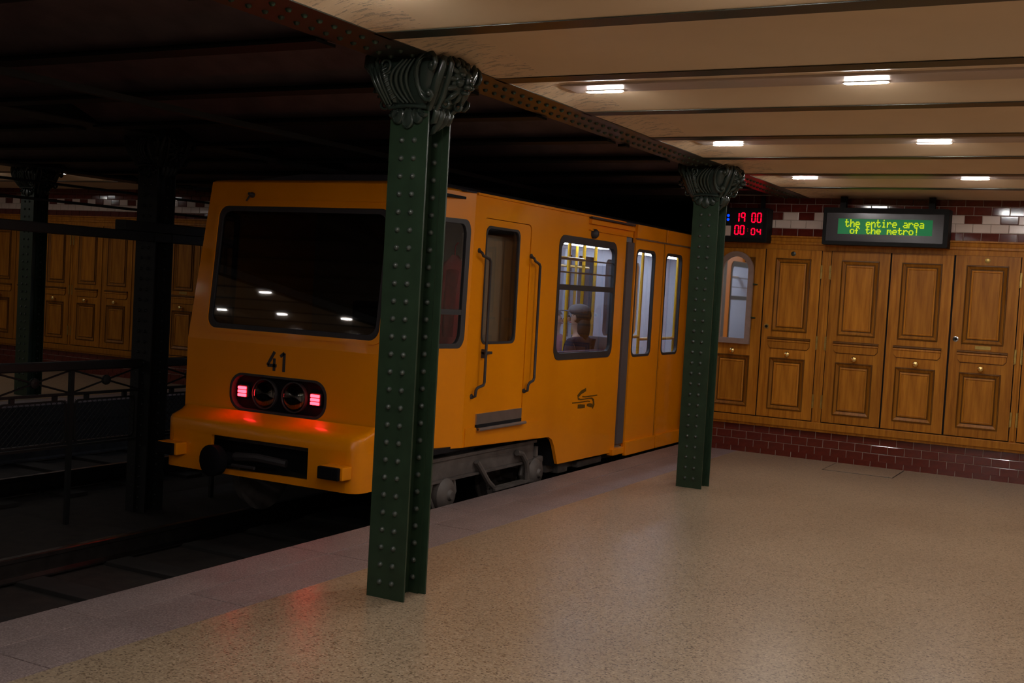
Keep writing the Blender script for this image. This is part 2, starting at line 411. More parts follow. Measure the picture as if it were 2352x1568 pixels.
# ---- oak framing (rails, cornice, posts)
def framing(f, xl, xr, posts):
    tr = empty('trim_1', (f((xl+xr)/2), YW-.02, 0), kind='structure')
    a, b_ = sorted((f(xl), f(xr)))
    MB().box(a, b_, YW-.045, YW+.02, .325, .40, .006).box(a, b_, YW-.03, YW+.02, .30, .327, .004).build('bottom_rail', M['wood'], tr)
    # cornice with a stepped profile
    prof = [(YW+.02, 2.205), (YW-.012, 2.205), (YW-.014, 2.255), (YW-.030, 2.262), (YW-.030, 2.285), (YW-.020, 2.292), (YW-.024, 2.325), (YW-.040, 2.333), (YW-.040, 2.348), (YW+.02, 2.348)]
    MB().rings([[(a, y, z) for y, z in prof], [(b_, y, z) for y, z in prof]], True, True).build('cornice', M['wood'], tr)
    MB().box(a, b_, YW+.006, YW+.02, .40, 2.21).build('back_board', M['dark_in'], tr)
    for p0, p1 in posts:
        u, v = sorted((f(p0), f(p1)))
        c = (u+v)/2
        MB().box(u+.004, v-.004, YW-.014, YW+.02, .40, 2.207).box(c-.014, c+.014, YW-.024, YW-.012, .41, 2.20, .004).build('post', M['wood'], tr)
    return tr
NP = [(-4.295, -4.163), (-2.962, -2.861), (-1.034, -.965), (.86, .95)]
framing(lambda x: x, -4.30, XR, NP); framing(mx_, -4.30, XR, NP)

# ================================================================== OAK WALL DOORS
def nested(u0, v0, u1, v1, prof, y):
    """nested rectangle rings: prof [(inset, out)]"""
    return [[(u0+i, y-d, v0+i), (u1-i, y-d, v0+i), (u1-i, y-d, v1-i), (u0+i, y-d, v1-i)] for i, d in prof]
knob_me = MB().lathe([(.012, 0), (.012, .010), (.009, .014), (.009, .022), (.017, .028), (.023, .036), (.024, .045), (.020, .054), (.011, .060), (.0, .062)], (0, 0, 0), (0, -1, 0), 16).mesh('knob', M['brass'], 50)
def hinge_mesh():
    mb = MB()
    for k in range(7): mb.tube([(0, 0, -.075+k*.0215), (0, 0, -.075+k*.0215+.018)], .0055, 8)
    mb.box(-.016, .0, .0, .004, -.07, .07)
    return mb.mesh('hinge', M['brass_dull'], 50)
hinge_me = hinge_mesh()
def wall_door(x0, x1, hinge=None, label='', group=None, ledge=True, knob=True, plate=False, lock=None, disc=None, mirror_over=False):
    y = YW-.006; g = .0055
    d = empty('oak_door', ((x0+x1)/2, y, .415), label=label, cat='door', group=group)
    u0, u1 = x0+g, x1-g; z0, z1 = .41, 2.203
    st = .108
    ph = [(u0+st, .500, u1-st, 1.042), (u0+st, 1.335, u1-st, 2.105)]
    mp = lambda u, v, dd: (u, y-dd, v)
    holes = [[(a, b_), (c, b_), (c, e), (a, e)][::-1] for a, b_, c, e in ph]
    MB().plate([(u0, z0), (u1, z0), (u1, z1), (u0, z1)], holes, mp, -.006, .014).build('frame', M['wood'], d)
    # joint lines between stile and rails
    jl = MB()
    for (a, b_, c, e) in ph: pass
    for xx in (u0+st-.001, u1-st-.001):
        for (za, zb) in ((z0, .5), (1.042, 1.335), (2.105, z1)): jl.box(xx, xx+.0015, y-.0146, y-.013, za, zb)
    jl.build('joint_line', M['black'], d)
    prof = [(0, .014), (.003, .023), (.011, .024), (.015, .018), (.040, .003), (.044, .001), (.050, .001), (.053, .010), (.066, .014), (.070, .013), (.073, .006), (.077, .006)]
    for i, (a, b_, c, e) in enumerate(ph):
        R_n = nested(a-.006, b_-.006, c+.006, e+.006, prof, y)
        MB().rings(R_n[:4], False, False).build('moulding', M['wood_dark'], d)  # darker oak tone on the edge rings, middle tone on the slope
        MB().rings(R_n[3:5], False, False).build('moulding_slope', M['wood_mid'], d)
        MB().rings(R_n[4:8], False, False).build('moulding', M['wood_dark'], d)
        MB().rings(R_n[7:10], False, False).build('panel_border', M['wood'], d)
        MB().rings(R_n[9:], False, True).build(('lower_panel', 'upper_panel')[i], M['wood'], d)
    if ledge:
        a, c = u0+.075, u1-.06
        pr = [(y-.010, 1.268), (y-.038, 1.262), (y-.040, 1.250), (y-.032, 1.240), (y-.034, 1.225), (y-.022, 1.216), (y-.010, 1.216)]
        mb = MB().rings([[(a, q, z) for q, z in pr], [(c, q, z) for q, z in pr]], True, True)
        mb.plate([(a+.004, 1.218), (a+.004, 1.178), (a+.03, 1.150), (c-.03, 1.150), (c-.004, 1.178), (c-.004, 1.218)], [], mp, .010, .026)
        MB().plate([(a+.001, 1.222), (a+.001, 1.176), (a+.028, 1.143), (c-.028, 1.143), (c-.001, 1.176), (c-.001, 1.222)], [], mp, .010, .018).build('ledge_shadow_line', M['wood_dark'], d)  # dark plate painted in as the shadow line round the ledge lip
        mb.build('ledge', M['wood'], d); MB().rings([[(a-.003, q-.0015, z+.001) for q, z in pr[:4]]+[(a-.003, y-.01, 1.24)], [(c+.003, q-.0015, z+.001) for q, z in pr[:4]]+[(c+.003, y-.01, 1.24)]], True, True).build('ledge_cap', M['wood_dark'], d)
    if knob: inst('knob', knob_me, ((x0+x1)/2+.008, y-.012, 1.093), d, scale=(1.32, 1.2, 1.32))
    if hinge:
        hx = x0+.001 if hinge < 0 else x1-.001
        for hz in (.62, 1.235, 1.98): inst('hinge', hinge_me, (hx, y-.018, hz), d, (0, 0, 0 if hinge < 0 else PI))
    if plate:
        cx = (x0+x1)/2+.01
        p = MB().box(cx-.072, cx+.072, y-.018, y-.013, 1.283, 1.318, .001).build('name_plate', M['brass_dull'], d)
    if lock:
        lx, lz, mtl = lock
        MB().lathe([(.028, 0), (.028, .005), (.018, .006), (.017, .002), (.0, .002)], (lx, y-.013, lz), (0, -1, 0), 16).build('lock_ring', M[mtl], d, smooth=True)
        MB().lathe([(.015, 0), (.015, .004), (0, .005)], (lx, y-.014, lz), (0, -1, 0), 12).build('lock_core', M['black'], d)
    if disc:
        MB().lathe([(.026, 0), (.026, .003), (.021, .006), (0, .006)], ((x0+x1)/2-.005, y-.013, 2.16), (0, -1, 0), 16).build('rosette', M[disc], d, smooth=True)
    return d
def doors(f, far):
    s = -1 if far else 1
    spec = [((-4.160, -3.562), dict(knob=True, ledge=False)), ((-3.558, -2.962), dict(hinge=1, lock=(-3.505, 1.375, 'brass_dull'), disc='girder')),
            ((-2.861, -2.262), dict(hinge=-1)), ((-2.255, -1.649), {}), ((-1.640, -1.034), dict(hinge=1, plate=True, lock=(-1.585, 1.372, 'chrome'), disc='brass_dull')),
            ((-.965, -.366), dict(hinge=-1)), ((-.360, .246), {}), ((.252, .858), dict(hinge=1)), ((.95, 1.55), dict(hinge=-1))]
    if not far:
        labs = ['oak wall door carrying the arched mirror, half hidden by the far pillar', 'panelled oak wall door with a dark rosette, between the mirror and the hinge post',
                'panelled oak wall door under the left half of the green text display', 'panelled oak wall door under the right half of the green text display',
                'panelled oak wall door with brass name plate, chrome lock ring and brass rosette', 'oak wall door just inside the right edge of the photo']
    else:
        labs = ['oak door across the tracks nearest the train, mostly behind its front corner', 'oak door across the tracks with a small name plate, between dark pillar and train',
                'oak door across the tracks, hidden behind the dark middle pillar', 'oak door across the tracks, next left of the dark middle pillar', 'second oak door left of the dark middle pillar across the tracks',
                'third oak door left of the dark middle pillar, beside the far green pillar', 'oak door across the tracks, behind the far green pillar', 'leftmost oak door across the tracks, at the left edge of the photo']
    for i, ((a, b_), kw) in enumerate(spec):
        if i >= len(labs): continue
        kw = dict(kw)
        if far:
            a, b_ = mx_(b_), mx_(a)
            if kw.get('hinge'): kw['hinge'] = -kw['hinge']
            kw['plate'] = (i == 1); kw.pop('lock', None); kw.pop('disc', None)
            kw['ledge'] = True
        wall_door(a, b_, label=labs[i], group='oak doors of the far end wall' if far else 'oak doors of the end wall', **kw)
doors(lambda x: x, False); doors(mx_, True)

# arched mirror on the first door
def arch(cx, hw, z0, z1, n=14):
    L = [(cx-hw, z0), (cx+hw, z0)]; zc = z1-hw*1.05
    for i in range(n+1):
        a = PI*i/n; L.append((cx+hw*math.cos(a), zc+hw*1.05*math.sin(a)))
    return L
mr = empty('arched_mirror', (-3.865, YW-.07, 1.17), label='arched mirror in a grey wooden frame on the oak door, reflecting the yellow train', cat='mirror')
mp = lambda u, v, d: (u, YW-.045-d, v)
MB().plate(arch(-3.865, .195, 1.170, 2.165), [arch(-3.865, .140, 1.228, 2.110)[::-1]], mp, 0, .035).build('frame', M['mframe'], mr)
MB().plate(arch(-3.865, .150, 1.218, 2.118), [], mp, .008, .014).build('mirror_glass', M['mirror'], mr)
for z in (1.46, 1.82): MB().tube([(-3.675, YW-.06, z), (-3.645, YW-.03, z-.004), (-3.635, YW-.014, z-.004)], .008, 8).build('clip', M['green'], mr, smooth=True)

# floor hatch by the wall
ht = empty('floor_hatch', (-2.325, 11.94, 0), label='flush rectangular floor hatch beside the red tile plinth', cat='hatch')
MB().box(-2.655, -1.99, 11.65, 12.27, -.001, .004, .002).build('cover', M['terrazzo'], ht)
MB().box(-2.665, -1.98, 11.638, 11.65, -.001, .0025).box(-1.99, -1.98, 11.638, 12.27, -.001, .0025).box(-2.665, -2.655, 11.638, 12.27, -.001, .0025).build('joint', M['dgrey'], ht)

# ================================================================== PILLARS
M['rivet'] = paint('rivet_grey_green', (.040, .052, .043), .30, .2, 30, spec=.6)  # paler and greyer than the pillar green
riv_me = MB().lathe([(.0150, 0), (.0146, .003), (.0125, .008), (.0085, .0125), (.004, .0146), (.0, .015)], (0, 0, 0), (0, -1, 0), 14).mesh('rivet', M['rivet'], 70)
def spiral(c, ex, ez, r0, turns, a0, n=26, lift=None):
    """scroll in the plane of unit vectors ex, ez, shrinking towards c"""
    L = []
    for i in range(n+1):
        s_ = i/n; a = a0+turns*2*PI*s_; r = r0*(1-s_)**.8+.004
        p = Vector(c)+Vector(ex)*r*math.cos(a)+Vector(ez)*r*math.sin(a)
        if lift: p += Vector(lift)*s_
        L.append(p)
    return L
def lion_mask(mb, c, out, up, sc):
    """carved lion-like head: brow, muzzle, cheeks, mane locks"""
    out = Vector(out).normalized(); up = Vector(up).normalized(); side = out.cross(up).normalized(); c = Vector(c)
    def blob(o_, u_, s_, ro, ru, rs, n=8):
        bm = bmesh.new(); bmesh.ops.create_icosphere(bm, subdivisions=2, radius=1)
        b0 = len(mb.v)
        for v in bm.verts:
            p = c+(out*(o_+v.co.x*ro)+up*(u_+v.co.z*ru)+side*(s_+v.co.y*rs))*sc; mb.v.append(tuple(p))
        bm.verts.index_update()
        for f in bm.faces: mb.f.append(tuple(b0+v.index for v in f.verts))
        bm.free()
    blob(.0, .0, 0, .62, .95, .80)                       # skull
    for s_ in (-1, 1):
        blob(.50, .30, .30*s_, .20, .16, .26)            # brow
        blob(.45, -.16, .42*s_, .26, .26, .26)           # cheek
        blob(.80, -.34, .15*s_, .26, .17, .18)           # upper lip
        blob(.56, .12, .27*s_, .11, .07, .11)            # eye
        blob(.18, .86, .52*s_, .22, .24, .20)            # ear
    blob(.66, .06, 0, .20, .40, .15)                     # nose bridge
    blob(.95, -.12, 0, .13, .11, .15)                    # nose tip
    blob(.60, -.66, 0, .26, .14, .24)                    # chin
    for i in range(11):                                  # mane locks curling back from the face
        a = math.radians(-60+300*i/10+(0)); ca, sa = math.sin(a), math.cos(a)
        r1, r2 = .80, 1.18+.12*(i % 2)
        pts = [c+(out*.30+up*sa*r1*.95+side*ca*r1*.8)*sc, c+(out*.16+up*sa*1.02+side*ca*.98)*sc,
               c+(out*-.10+up*sa*r2+side*ca*r2*.95)*sc, c+(out*-.18+up*(sa*r2+.10)+side*ca*r2*.8)*sc]
        mb.tube(pts, [.13*sc, .17*sc, .12*sc, .03*sc], 7)
def make_capital(parent, cx, cy, mat):
    """carved cast-iron capital, z 2.39 .. 2.755"""
    q = Vector((cx, cy, 0))
    cap = empty('capital', (cx, cy, 2.4)); cap.location = Vector((0, 0, 2.4)); cap.parent = parent
    # bell core
    L = []
    for z, hx, hy in ((2.50, .122, .112), (2.53, .150, .130), (2.57, .178, .150), (2.62, .198, .166), (2.67, .214, .178), (2.71, .226, .186), (2.735, .20, .17), (2.752, .20, .17)):
        L.append([(cx+a*1, cy+b_*1, z) for a, b_ in rr(-hx, -hy, hx, hy, min(hx, hy)*.55, 4)])
    MB().rings(L, True, True).build('bell', mat, cap, smooth=50)
    # ring bead between bell and apron
    MB().rings([[(cx+a, cy+b_, z) for a, b_ in rr(-hx, -hy, hx, hy, .05, 4)] for z, hx, hy in ((2.498, .118, .110), (2.503, .134, .124), (2.515, .138, .128), (2.527, .134, .124), (2.53, .12, .11))], True, True).build('neck_ring', mat, cap, smooth=60)
    def surf(z, sy, x=0):                                # y of the bell surface, bulging with height
        t_ = max(0, min(1, (z-2.52)/.19)); return cy+sy*(.128+.078*math.sin(t_*PI*.60)-.10*max(0, abs(x)-.12))
    for sy in (-1, 1):
        mb = MB()
        for xb, xt, r_ in ((-.128, -.190, .010), (-.112, -.160, .011), (-.095, -.132, .009)):       # flutes on the outer side
            mb.tube([(cx+xb+(xt-xb)*(i/8)**1.2, surf(2.525+.17*i/8, sy, xb+(xt-xb)*i/8)+sy*.004, 2.525+.17*i/8) for i in range(9)], [r_*(.6+.5*math.sin(PI*i/8)) for i in range(9)], 7)
        for xb, xm, r_ in ((-.015, -.060, .010), (.008, -.030, .011), (.030, .000, .010), (.052, .030, .009)):         # three nested C-shaped flutes
            P_ = []
            for i in range(11):
                s_ = i/10; z = 2.528+.205*s_; x = xb+(xm-xb)*math.sin(PI*min(1, s_*1.05))**.8+.030*s_**4
                P_.append((cx+x, surf(z, sy, x)+sy*.006, z))
            mb.tube(P_, [r_*(.55+.5*math.sin(PI*i/10)) for i in range(11)], 7)
        mb.build('flutes', mat, cap, smooth=70)
        lf = MB(); P = []                                # braided leaf between the flute groups
        for i in range(9):
            s_ = i/8; z = 2.53+.17*s_; x0_ = cx-.070-.030*s_; w = .010+.017*math.sin(PI*min(s_*.9+.1, 1)); yy = surf(z, sy)
            P.append([(x0_+a*w, yy+sy*(.020 if abs(a) < .1 else (.010 if abs(a) < .6 else 0)), z) for a in (-1, -.5, -.05, .05, .5, 1)]+[(x0_+w, yy-sy*.02, z), (x0_-w, yy-sy*.02, z)])
        lf.rings(P, True, True)
        for i in range(8):
            z = 2.545+i*.019; s_ = (z-2.53)/.17; x0_ = cx-.070-.030*s_; yy = surf(z, sy)
            for sg in (-1, 1): lf.tube([(x0_, yy+sy*.019, z), (x0_+sg*.020, yy+sy*.012, z+.013)], [.006, .003], 6)
        lf.build('leaf', mat, cap, smooth=60)
        sc = MB()                                        # small scroll and curling acanthus at the top of the outer side
        yS = cy+sy*.205
        sc.tube(spiral((cx-.088, yS, 2.708), (1, 0, 0), (0, 0, 1), .034, 1.4, -PI*.9, lift=(0, sy*.018, 0)), [.0095*(1-.5*i/26) for i in range(27)], 8)
        sc.tube([(cx-.150, cy+sy*.18, 2.765), (cx-.158, cy+sy*.19, 2.725), (cx-.135, cy+sy*.200, 2.672), (cx-.09, cy+sy*.205, 2.655), (cx-.055, cy+sy*.200, 2.680)], [.008, .012, .012, .010, .006], 8)
        sc.tube([(cx-.185, cy+sy*.155, 2.785), (cx-.205, cy+sy*.165, 2.745), (cx-.200, cy+sy*.175, 2.70), (cx-.165, cy+sy*.185, 2.665)], [.012, .022, .022, .008], 8)
        sc.tube([(cx-.225, cy+sy*.13, 2.795), (cx-.243, cy+sy*.14, 2.765), (cx-.235, cy+sy*.15, 2.715), (cx-.205, cy+sy*.16, 2.67)], [.008, .020, .024, .012], 8)
        sc.build('scroll', mat, cap, smooth=70)
        big = MB()                                       # the great C-scroll: a flat moulded band curling in at both ends
        path = [(.142, 2.700), (.128, 2.690), (.120, 2.705), (.128, 2.728), (.148, 2.740), (.166, 2.724), (.166, 2.698), (.160, 2.680), (.120, 2.742), (.092, 2.742)][:8]
        curl = [(.128, 2.676), (.140, 2.672), (.152, 2.682), (.158, 2.705), (.152, 2.732), (.132, 2.752), (.104, 2.755), (.078, 2.735), (.060, 2.695), (.052, 2.650), (.054, 2.605), (.066, 2.565), (.086, 2.542), (.108, 2.540), (.122, 2.555), (.122, 2.575), (.108, 2.584), (.096, 2.576)]
        curl = [(x*1.10+.036, 2.648+(z-2.648)*1.04) for x, z in curl]
        big.tube([(cx+x, cy+sy*(.168+.050*min(1, max(0, (z-2.54)/.14))), z) for x, z in curl], [.008, .011, .012, .013, .013, .014, .014, .014, .014, .013, .013, .013, .013, .012, .011, .010, .009, .006], 9)
        big.tube([(cx+x*.82+.022, cy+sy*(.176+.050*min(1, max(0, (z-2.54)/.14))), 2.648+(z-2.648)*.78) for x, z in curl[5:14]], .0055, 7)
        big.lathe([(.018, -.004), (.018, .010), (.010, .018), (0, .020)], (cx+.155, cy+sy*.178, 2.566), (0, sy, 0), 12)
        big.lathe([(.022, -.004), (.022, .010), (.012, .020), (0, .022)], (cx+.183, cy+sy*.205, 2.694), (0, sy, 0), 12)
        big.build('scroll', mat, cap, smooth=70)
        # shell apron hanging over the flange plate: three wide petals
        ap = MB()
        for px_, w, zt, zb in ((-.060, .034, 2.505, 2.425), (0.0, .040, 2.512, 2.402), (.058, .032, 2.505, 2.425), (-.095, .022, 2.505, 2.455), (.092, .022, 2.505, 2.455)):
            N = 14; rim = []
            for i in range(N):
                a = 2*PI*i/N; zc = (zt+zb)/2; rim.append((px_*(.75+.25*(math.cos(a) < 0))+w*math.sin(a)*(1.0 if math.cos(a) < 0 else .75), zc+(zt-zb)/2*math.cos(a)))
            yb = .103
            ap.rings([[(cx+x, cy+sy*yb, z) for x, z in rim], [(cx+x, cy+sy*(yb+.022), z) for x, z in rim],
                      [(cx+px_+(x-px_)*.80, cy+sy*(yb+.027), (zt+zb)/2+(z-(zt+zb)/2)*.86) for x, z in rim],
                      [(cx+px_+(x-px_)*.70, cy+sy*(yb+.018), (zt+zb)/2+(z-(zt+zb)/2)*.76) for x, z in rim],
                      [(cx+px_+(x-px_)*.15, cy+sy*(yb+.024), (zt+zb)/2+(z-(zt+zb)/2)*.3) for x, z in rim]], False, True)
        ap.tube([(cx-.112, cy+sy*.125, 2.505), (cx-.05, cy+sy*.136, 2.512), (cx, cy+sy*.138, 2.514), (cx+.05, cy+sy*.136, 2.512), (cx+.112, cy+sy*.125, 2.505)], .010, 8)
        ap.build('shell', mat, cap, smooth=50)
    for sx in (-1, 1):
        lm = MB(); lion_mask(lm, (cx+sx*.205, cy, 2.655), (sx, 0, -.10), (sx*.10, 0, 1), .092)
        lm.build('lion_head', mat, cap, smooth=80)
        # paws / acanthus that wrap the corners towards the masks
        mb = MB()
        for sy in (-1, 1):
            mb.tube([(cx+sx*.110, cy+sy*.10, 2.50), (cx+sx*.145, cy+sy*.125, 2.56), (cx+sx*.180, cy+sy*.145, 2.64), (cx+sx*.205, cy+sy*.150, 2.70), (cx+sx*.218, cy+sy*.145, 2.750)], [.016, .024, .026, .024, .014], 9)
            mb.tube([(cx+sx*.135, cy+sy*.07, 2.50), (cx+sx*.180, cy+sy*.085, 2.565), (cx+sx*.215, cy+sy*.10, 2.65), (cx+sx*.240, cy+sy*.115, 2.72), (cx+sx*.228, cy+sy*.12, 2.752)], [.010, .016, .016, .014, .008], 8)
            # little scroll at the neck
            mb.tube(spiral((cx+sx*.185, cy+sy*.06, 2.535), (1, 0, 0), (0, 0, 1), .026, 1.2, PI*.5, 16), [.008]*17, 7)
        mb.build('acanthus', mat, cap, smooth=80)
        # tongue leaves sliding down the open side of the H section
        tg = MB()
        for j, (yo, w, zb) in enumerate(((-.055, .020, 2.44), (-.015, .026, 2.40), (.030, .024, 2.42), (.068, .018, 2.45))):
            tg.tube([(cx+sx*.118, cy+yo*1.2, 2.525), (cx+sx*.132, cy+yo*1.1, 2.49), (cx+sx*.118, cy+yo, 2.45), (cx+sx*.085, cy+yo*.9, zb), (cx+sx*.055, cy+yo*.8, zb-.02)], [w*.7, w, w*.9, w*.6, w*.2], 8)
        tg.build('tongue_leaf', mat, cap, smooth=80)
    return cap
def pillar(cx, cy, label, near=False, mat=None, cast=None, cap=True, group='riveted iron pillars of the near platform'):
    mat = mat or M['green']; cast = cast or M['cast']
    p = empty('iron_pillar', (cx, cy, 0), label=label, cat='pillar', group=group)
    zt = 2.50 if cap else 2.74; hy = .102; zb = 0 if near is not None else -.5
    for s in (-1, 1):
        MB().box(cx-.1145, cx+.1145, cy+s*hy-.006, cy+s*hy+.006, zb, zt, .0015).build('flange', mat, p)
        for sx in (-1, 1):
            yi = cy+s*(hy-.006)
            MB().box(min(cx+sx*.006, cx+sx*.076), max(cx+sx*.006, cx+sx*.076), min(yi, yi-s*.009), max(yi, yi-s*.009), zb, zt).box(
                min(cx+sx*.006, cx+sx*.015), max(cx+sx*.006, cx+sx*.015), min(yi-s*.009, yi-s*.06), max(yi-s*.009, yi-s*.06), zb, zt).build('angle_iron', mat, p)
    MB().box(cx-.006, cx+.006, cy-hy, cy+hy, zb, zt).build('web', mat, p)
    zs = []
    z = 2.346 if cap else 2.65
    while z > zb+.02: zs.append(z); z -= .0905
    rest = MB()
    def bump_(x, y, z, s):
        rest.lathe([(.0145, 0), (.0130, .007), (.0075, .0125), (0, .0145)], (x, y, z), (0, s, 0), 8)
    for z in zs:
        for sx in (-.037, .038):
            if near: inst('rivet', riv_me, (cx+sx, cy-hy-.006, z), p)
            else: bump_(cx+sx, cy-hy-.006, z, -1)
            bump_(cx+sx, cy+hy+.006, z, 1)
        if near: inst('rivet', riv_me, (cx+.040, cy+hy-.015, z), p)
        else: bump_(cx+.040, cy+hy-.015, z, -1)
        bump_(cx-.040, cy+hy-.015, z, -1); bump_(cx+.040, cy-hy+.015, z, 1); bump_(cx-.040, cy-hy+.015, z, 1)
    rest.build('rivets', M['rivet'] if near is not None else mat, p, smooth=70, kind='stuff')
    if cap: make_capital(p, cx, cy, cast)
    return p
pillar(PX, 5.042, 'nearest green riveted iron pillar with a carved capital, in front of the train', near=True)
pillar(PX, 9.627, 'second green riveted iron pillar, standing by the end of the train window row')
pillar(mx_(PX), 9.70, 'green riveted pillar on the platform across the tracks, at the left edge', group='pillars across the tracks')
M['soot'] = paint('soot_black_iron', (.006, .006, .006), .6, .2, 8)
pillar(-7.59, 7.463, 'black iron pillar between the tracks, left of the train', near=None, mat=M['soot'], cast=M['soot'], group='pillars between the tracks')
pillar(mx_(PX), 5.10, 'pillar across the tracks outside the left edge of the photo', group='pillars across the tracks')

# riveted longitudinal beams
def beam(x0, x1, mat, label, rivets, name='riveted_beam', y0=-12.4, y1=None):
    y1 = y1 or YW+.05; c = (x0+x1)/2
    b_ = empty(name, (c, 3, H), label=label, cat='beam')
    MB().box(x0, x1, y0, y1, H, H+.012, .002).build('flange', mat, b_)
    MB().box(c-.075, c+.075, y0, y1, H-.006, H).build('cover_strip', mat, b_) if False else None
    MB().box(c-.006, c+.006, y0, y1, H+.012, H+.24).build('web', mat, b_)
    if rivets:
        me = MB().lathe([(.0155, 0), (.0145, .005), (.009, .0125), (0, .015)], (0, 0, 0), (0, 0, -1), 12).mesh('rivet', M['green'], True)
        rest = MB(); y = 5.572-.1055*30
        while y < YW-.05:
            hit = any(abs(y-py) < .20 for py in (5.042, 9.627))
            if not hit:
                for dx in (-.0635, .0635):
                    if 2.6 < y < 7.6: inst('rivet', me, (c+.001+dx, y, H), b_)
                    else: rest.lathe([(.0155, 0), (.0145, .005), (.009, .0125), (0, .015)], (c+.001+dx, y, H), (0, 0, -1), 8)
            y += .1055
        rest.build('rivets', M['green'], b_, smooth=60, kind='stuff')
        for yy in (4.44+1.13*1, 4.44+1.13*3.0, 4.44-1.13, 4.44+1.13*5): MB().box(x0-.035, x0+.03, yy+.20, yy+.27, H-.022, H-.002).build('tab', M['black'], b_)
    return b_
M['beamp'] = paint('brown_beam_paint', (.028, .027, .021), .34, .15, 5)
beam(BX0, BX1, M['beamp'], 'long riveted steel beam running over the pillars along the platform edge', True)
beam(mx_(BX1), mx_(BX0), M['soot'], 'dark steel beam over the pillars across the tracks', False)
beam(-7.76, -7.42, M['soot'], 'dark steel beam over the black pillar between the tracks', False)

# ================================================================== LUMINAIRES
def lamp_mesh(mat):
    L = []
    for z, s in ((0, 1), (-.002, 1), (-.004, .95), (-.005, .85)):
        L.append([(u*s if False else u, v, z) for u, v in rr(-.112*s-(.112-.112*s)*.0, -.016*s, .112*s, .016*s, .0155*s, 5)])
    return MB().rings(L, True, True).mesh('diffuser', mat, 60)
lm, lmf = lamp_mesh(M['lamp']), lamp_mesh(M['lamp_far'])
base_me = MB().rings([[(u, v, z) for u, v in rr(-.118, -.022, .118, .022, .020, 5)] for z in (0, .006)], True, True).mesh('base', M['trunk'])
rows = [10.64, 8.377, 6.115, 3.853, 1.59, -.67, -2.93, -5.19, -7.45]
colx = [-2.768, -1.31, .15]
ordn = ['in the farthest row', 'in the second row from the end wall', 'in the third row from the end wall', 'in the fourth row, above the nearest pillar', 'in the fifth row, overhead of the camera', 'in the first row behind the camera', 'in the second row behind the camera', 'in the third row behind the camera', 'in the fourth row behind the camera']
cn = ['near the riveted beam', 'over mid platform', 'right of the photo']
for j, y in enumerate(rows):
    MB().box(-2.97, XR-.05, y-.17, y+.05, 2.784, 2.799, .004).build('light_trunking', M['trunk'], label='grey ceiling trunking of the lamps '+ordn[j].split(',')[0], cat='trunking', group='ceiling light trunkings')
    for i, x in enumerate(colx):
        e = empty('ceiling_lamp', (x, y, 2.80), label='lit lamp %s, %s' % (ordn[j].split(',')[0], cn[i]), cat='lamp', group='ceiling lamps of the near platform')
        inst('base', base_me, (x, y, 2.779), e); inst('diffuser', lm, (x, y, 2.779), e)
cf = ['nearest the tracks', 'over the middle', 'by the side wall']
for j, y in enumerate(rows):
    for i, x in enumerate(colx):
        e = empty('ceiling_lamp', (mx_(x), y, 2.80), label='lamp across the tracks %s, %s' % (ordn[j].split(',')[0], cf[i]), cat='lamp', group='ceiling lamps of the far platform')
        inst('base', base_me, (mx_(x), y, 2.795), e); inst('diffuser', lmf, (mx_(x), y, 2.795), e)

# ================================================================== DISPLAYS
SEG = {'0': 'abcdef', '1': 'bc', '9': 'abcfg', '4': 'fgbc'}
def seg7(mb, ch, x, z, w, h, y, t):
    q = dict(a=((0, 1), (1, 1)), b=((1, 1), (1, .5)), c=((1, .5), (1, 0)), d=((0, 0), (1, 0)), e=((0, .5), (0, 0)), f=((0, 1), (0, .5)), g=((0, .5), (1, .5)))
    for s_ in SEG[ch]:
        (u0, v0), (u1, v1) = q[s_]; X0, X1 = x+u0*(w-t)+t/2, x+u1*(w-t)+t/2; Z0, Z1 = z+v0*(h-t)+t/2, z+v1*(h-t)+t/2
        if u0 == u1: mb.box(X0-t/2, X0+t/2, y-.003, y, min(Z0, Z1)+t*.35, max(Z0, Z1)-t*.35)
        else: mb.box(min(X0, X1)+t*.35, max(X0, X1)-t*.35, y-.003, y, Z0-t/2, Z0+t/2)
ck = empty('platform_clock', (-3.80, 12.16, 2.25), label='black digital clock with red figures 19 00 and 00:04 hung beside the second pillar', cat='clock')
MB().box(-4.09, -3.513, 12.10, 12.30, 2.262, 2.622, .006).build('housing', M['black'], ck)
MB().box(-4.00, -3.56, 12.096, 12.101, 2.305, 2.600).build('face', M['dark_in'], ck)
for xx in (-4.0, -3.6): MB().box(xx-.02, xx+.02, 12.18, 12.22, 2.62, 2.76).build('hanger', M['black'], ck)
Y_ = 12.095
d1 = MB()
seg7(d1, '1', -3.866, 2.466, .048, .106, Y_, .011); seg7(d1, '9', -3.803, 2.466, .048, .106, Y_, .011)
seg7(d1, '0', -3.688, 2.466, .048, .106, Y_, .011); seg7(d1, '0', -3.627, 2.466, .050, .106, Y_, .011)
d1.build('hour_digits', M['led_red'], ck)
d2 = MB(); seg7(d2, '0', -3.866, 2.334, .050, .104, Y_, .011); seg7(d2, '0', -3.805, 2.334, .050, .104, Y_, .011)
seg7(d2, '0', -3.684, 2.334, .046, .074, Y_, .010); seg7(d2, '4', -3.622, 2.334, .046, .074, Y_, .010); d2.build('interval_digits', M['led_red'], ck)
M['led_dim'] = emit('led_dim', (1, 0, .02), .25)
MB().box(-3.724, -3.716, Y_-.003, Y_, 2.395, 2.403).box(-3.724, -3.716, Y_-.003, Y_, 2.372, 2.380).build('colon', M['led_dim'], ck)
for z in (2.537, 2.494): MB().lathe([(.015, 0), (.013, .004), (0, .005)], (-3.943, Y_+.002, z), (0, -1, 0), 12).build('blue_dot', M['led_blue'], ck)
MB().box(-3.985, -3.906, 12.093, 12.098, 2.322, 2.428).build('white_sticker', M['tile_w'], ck)

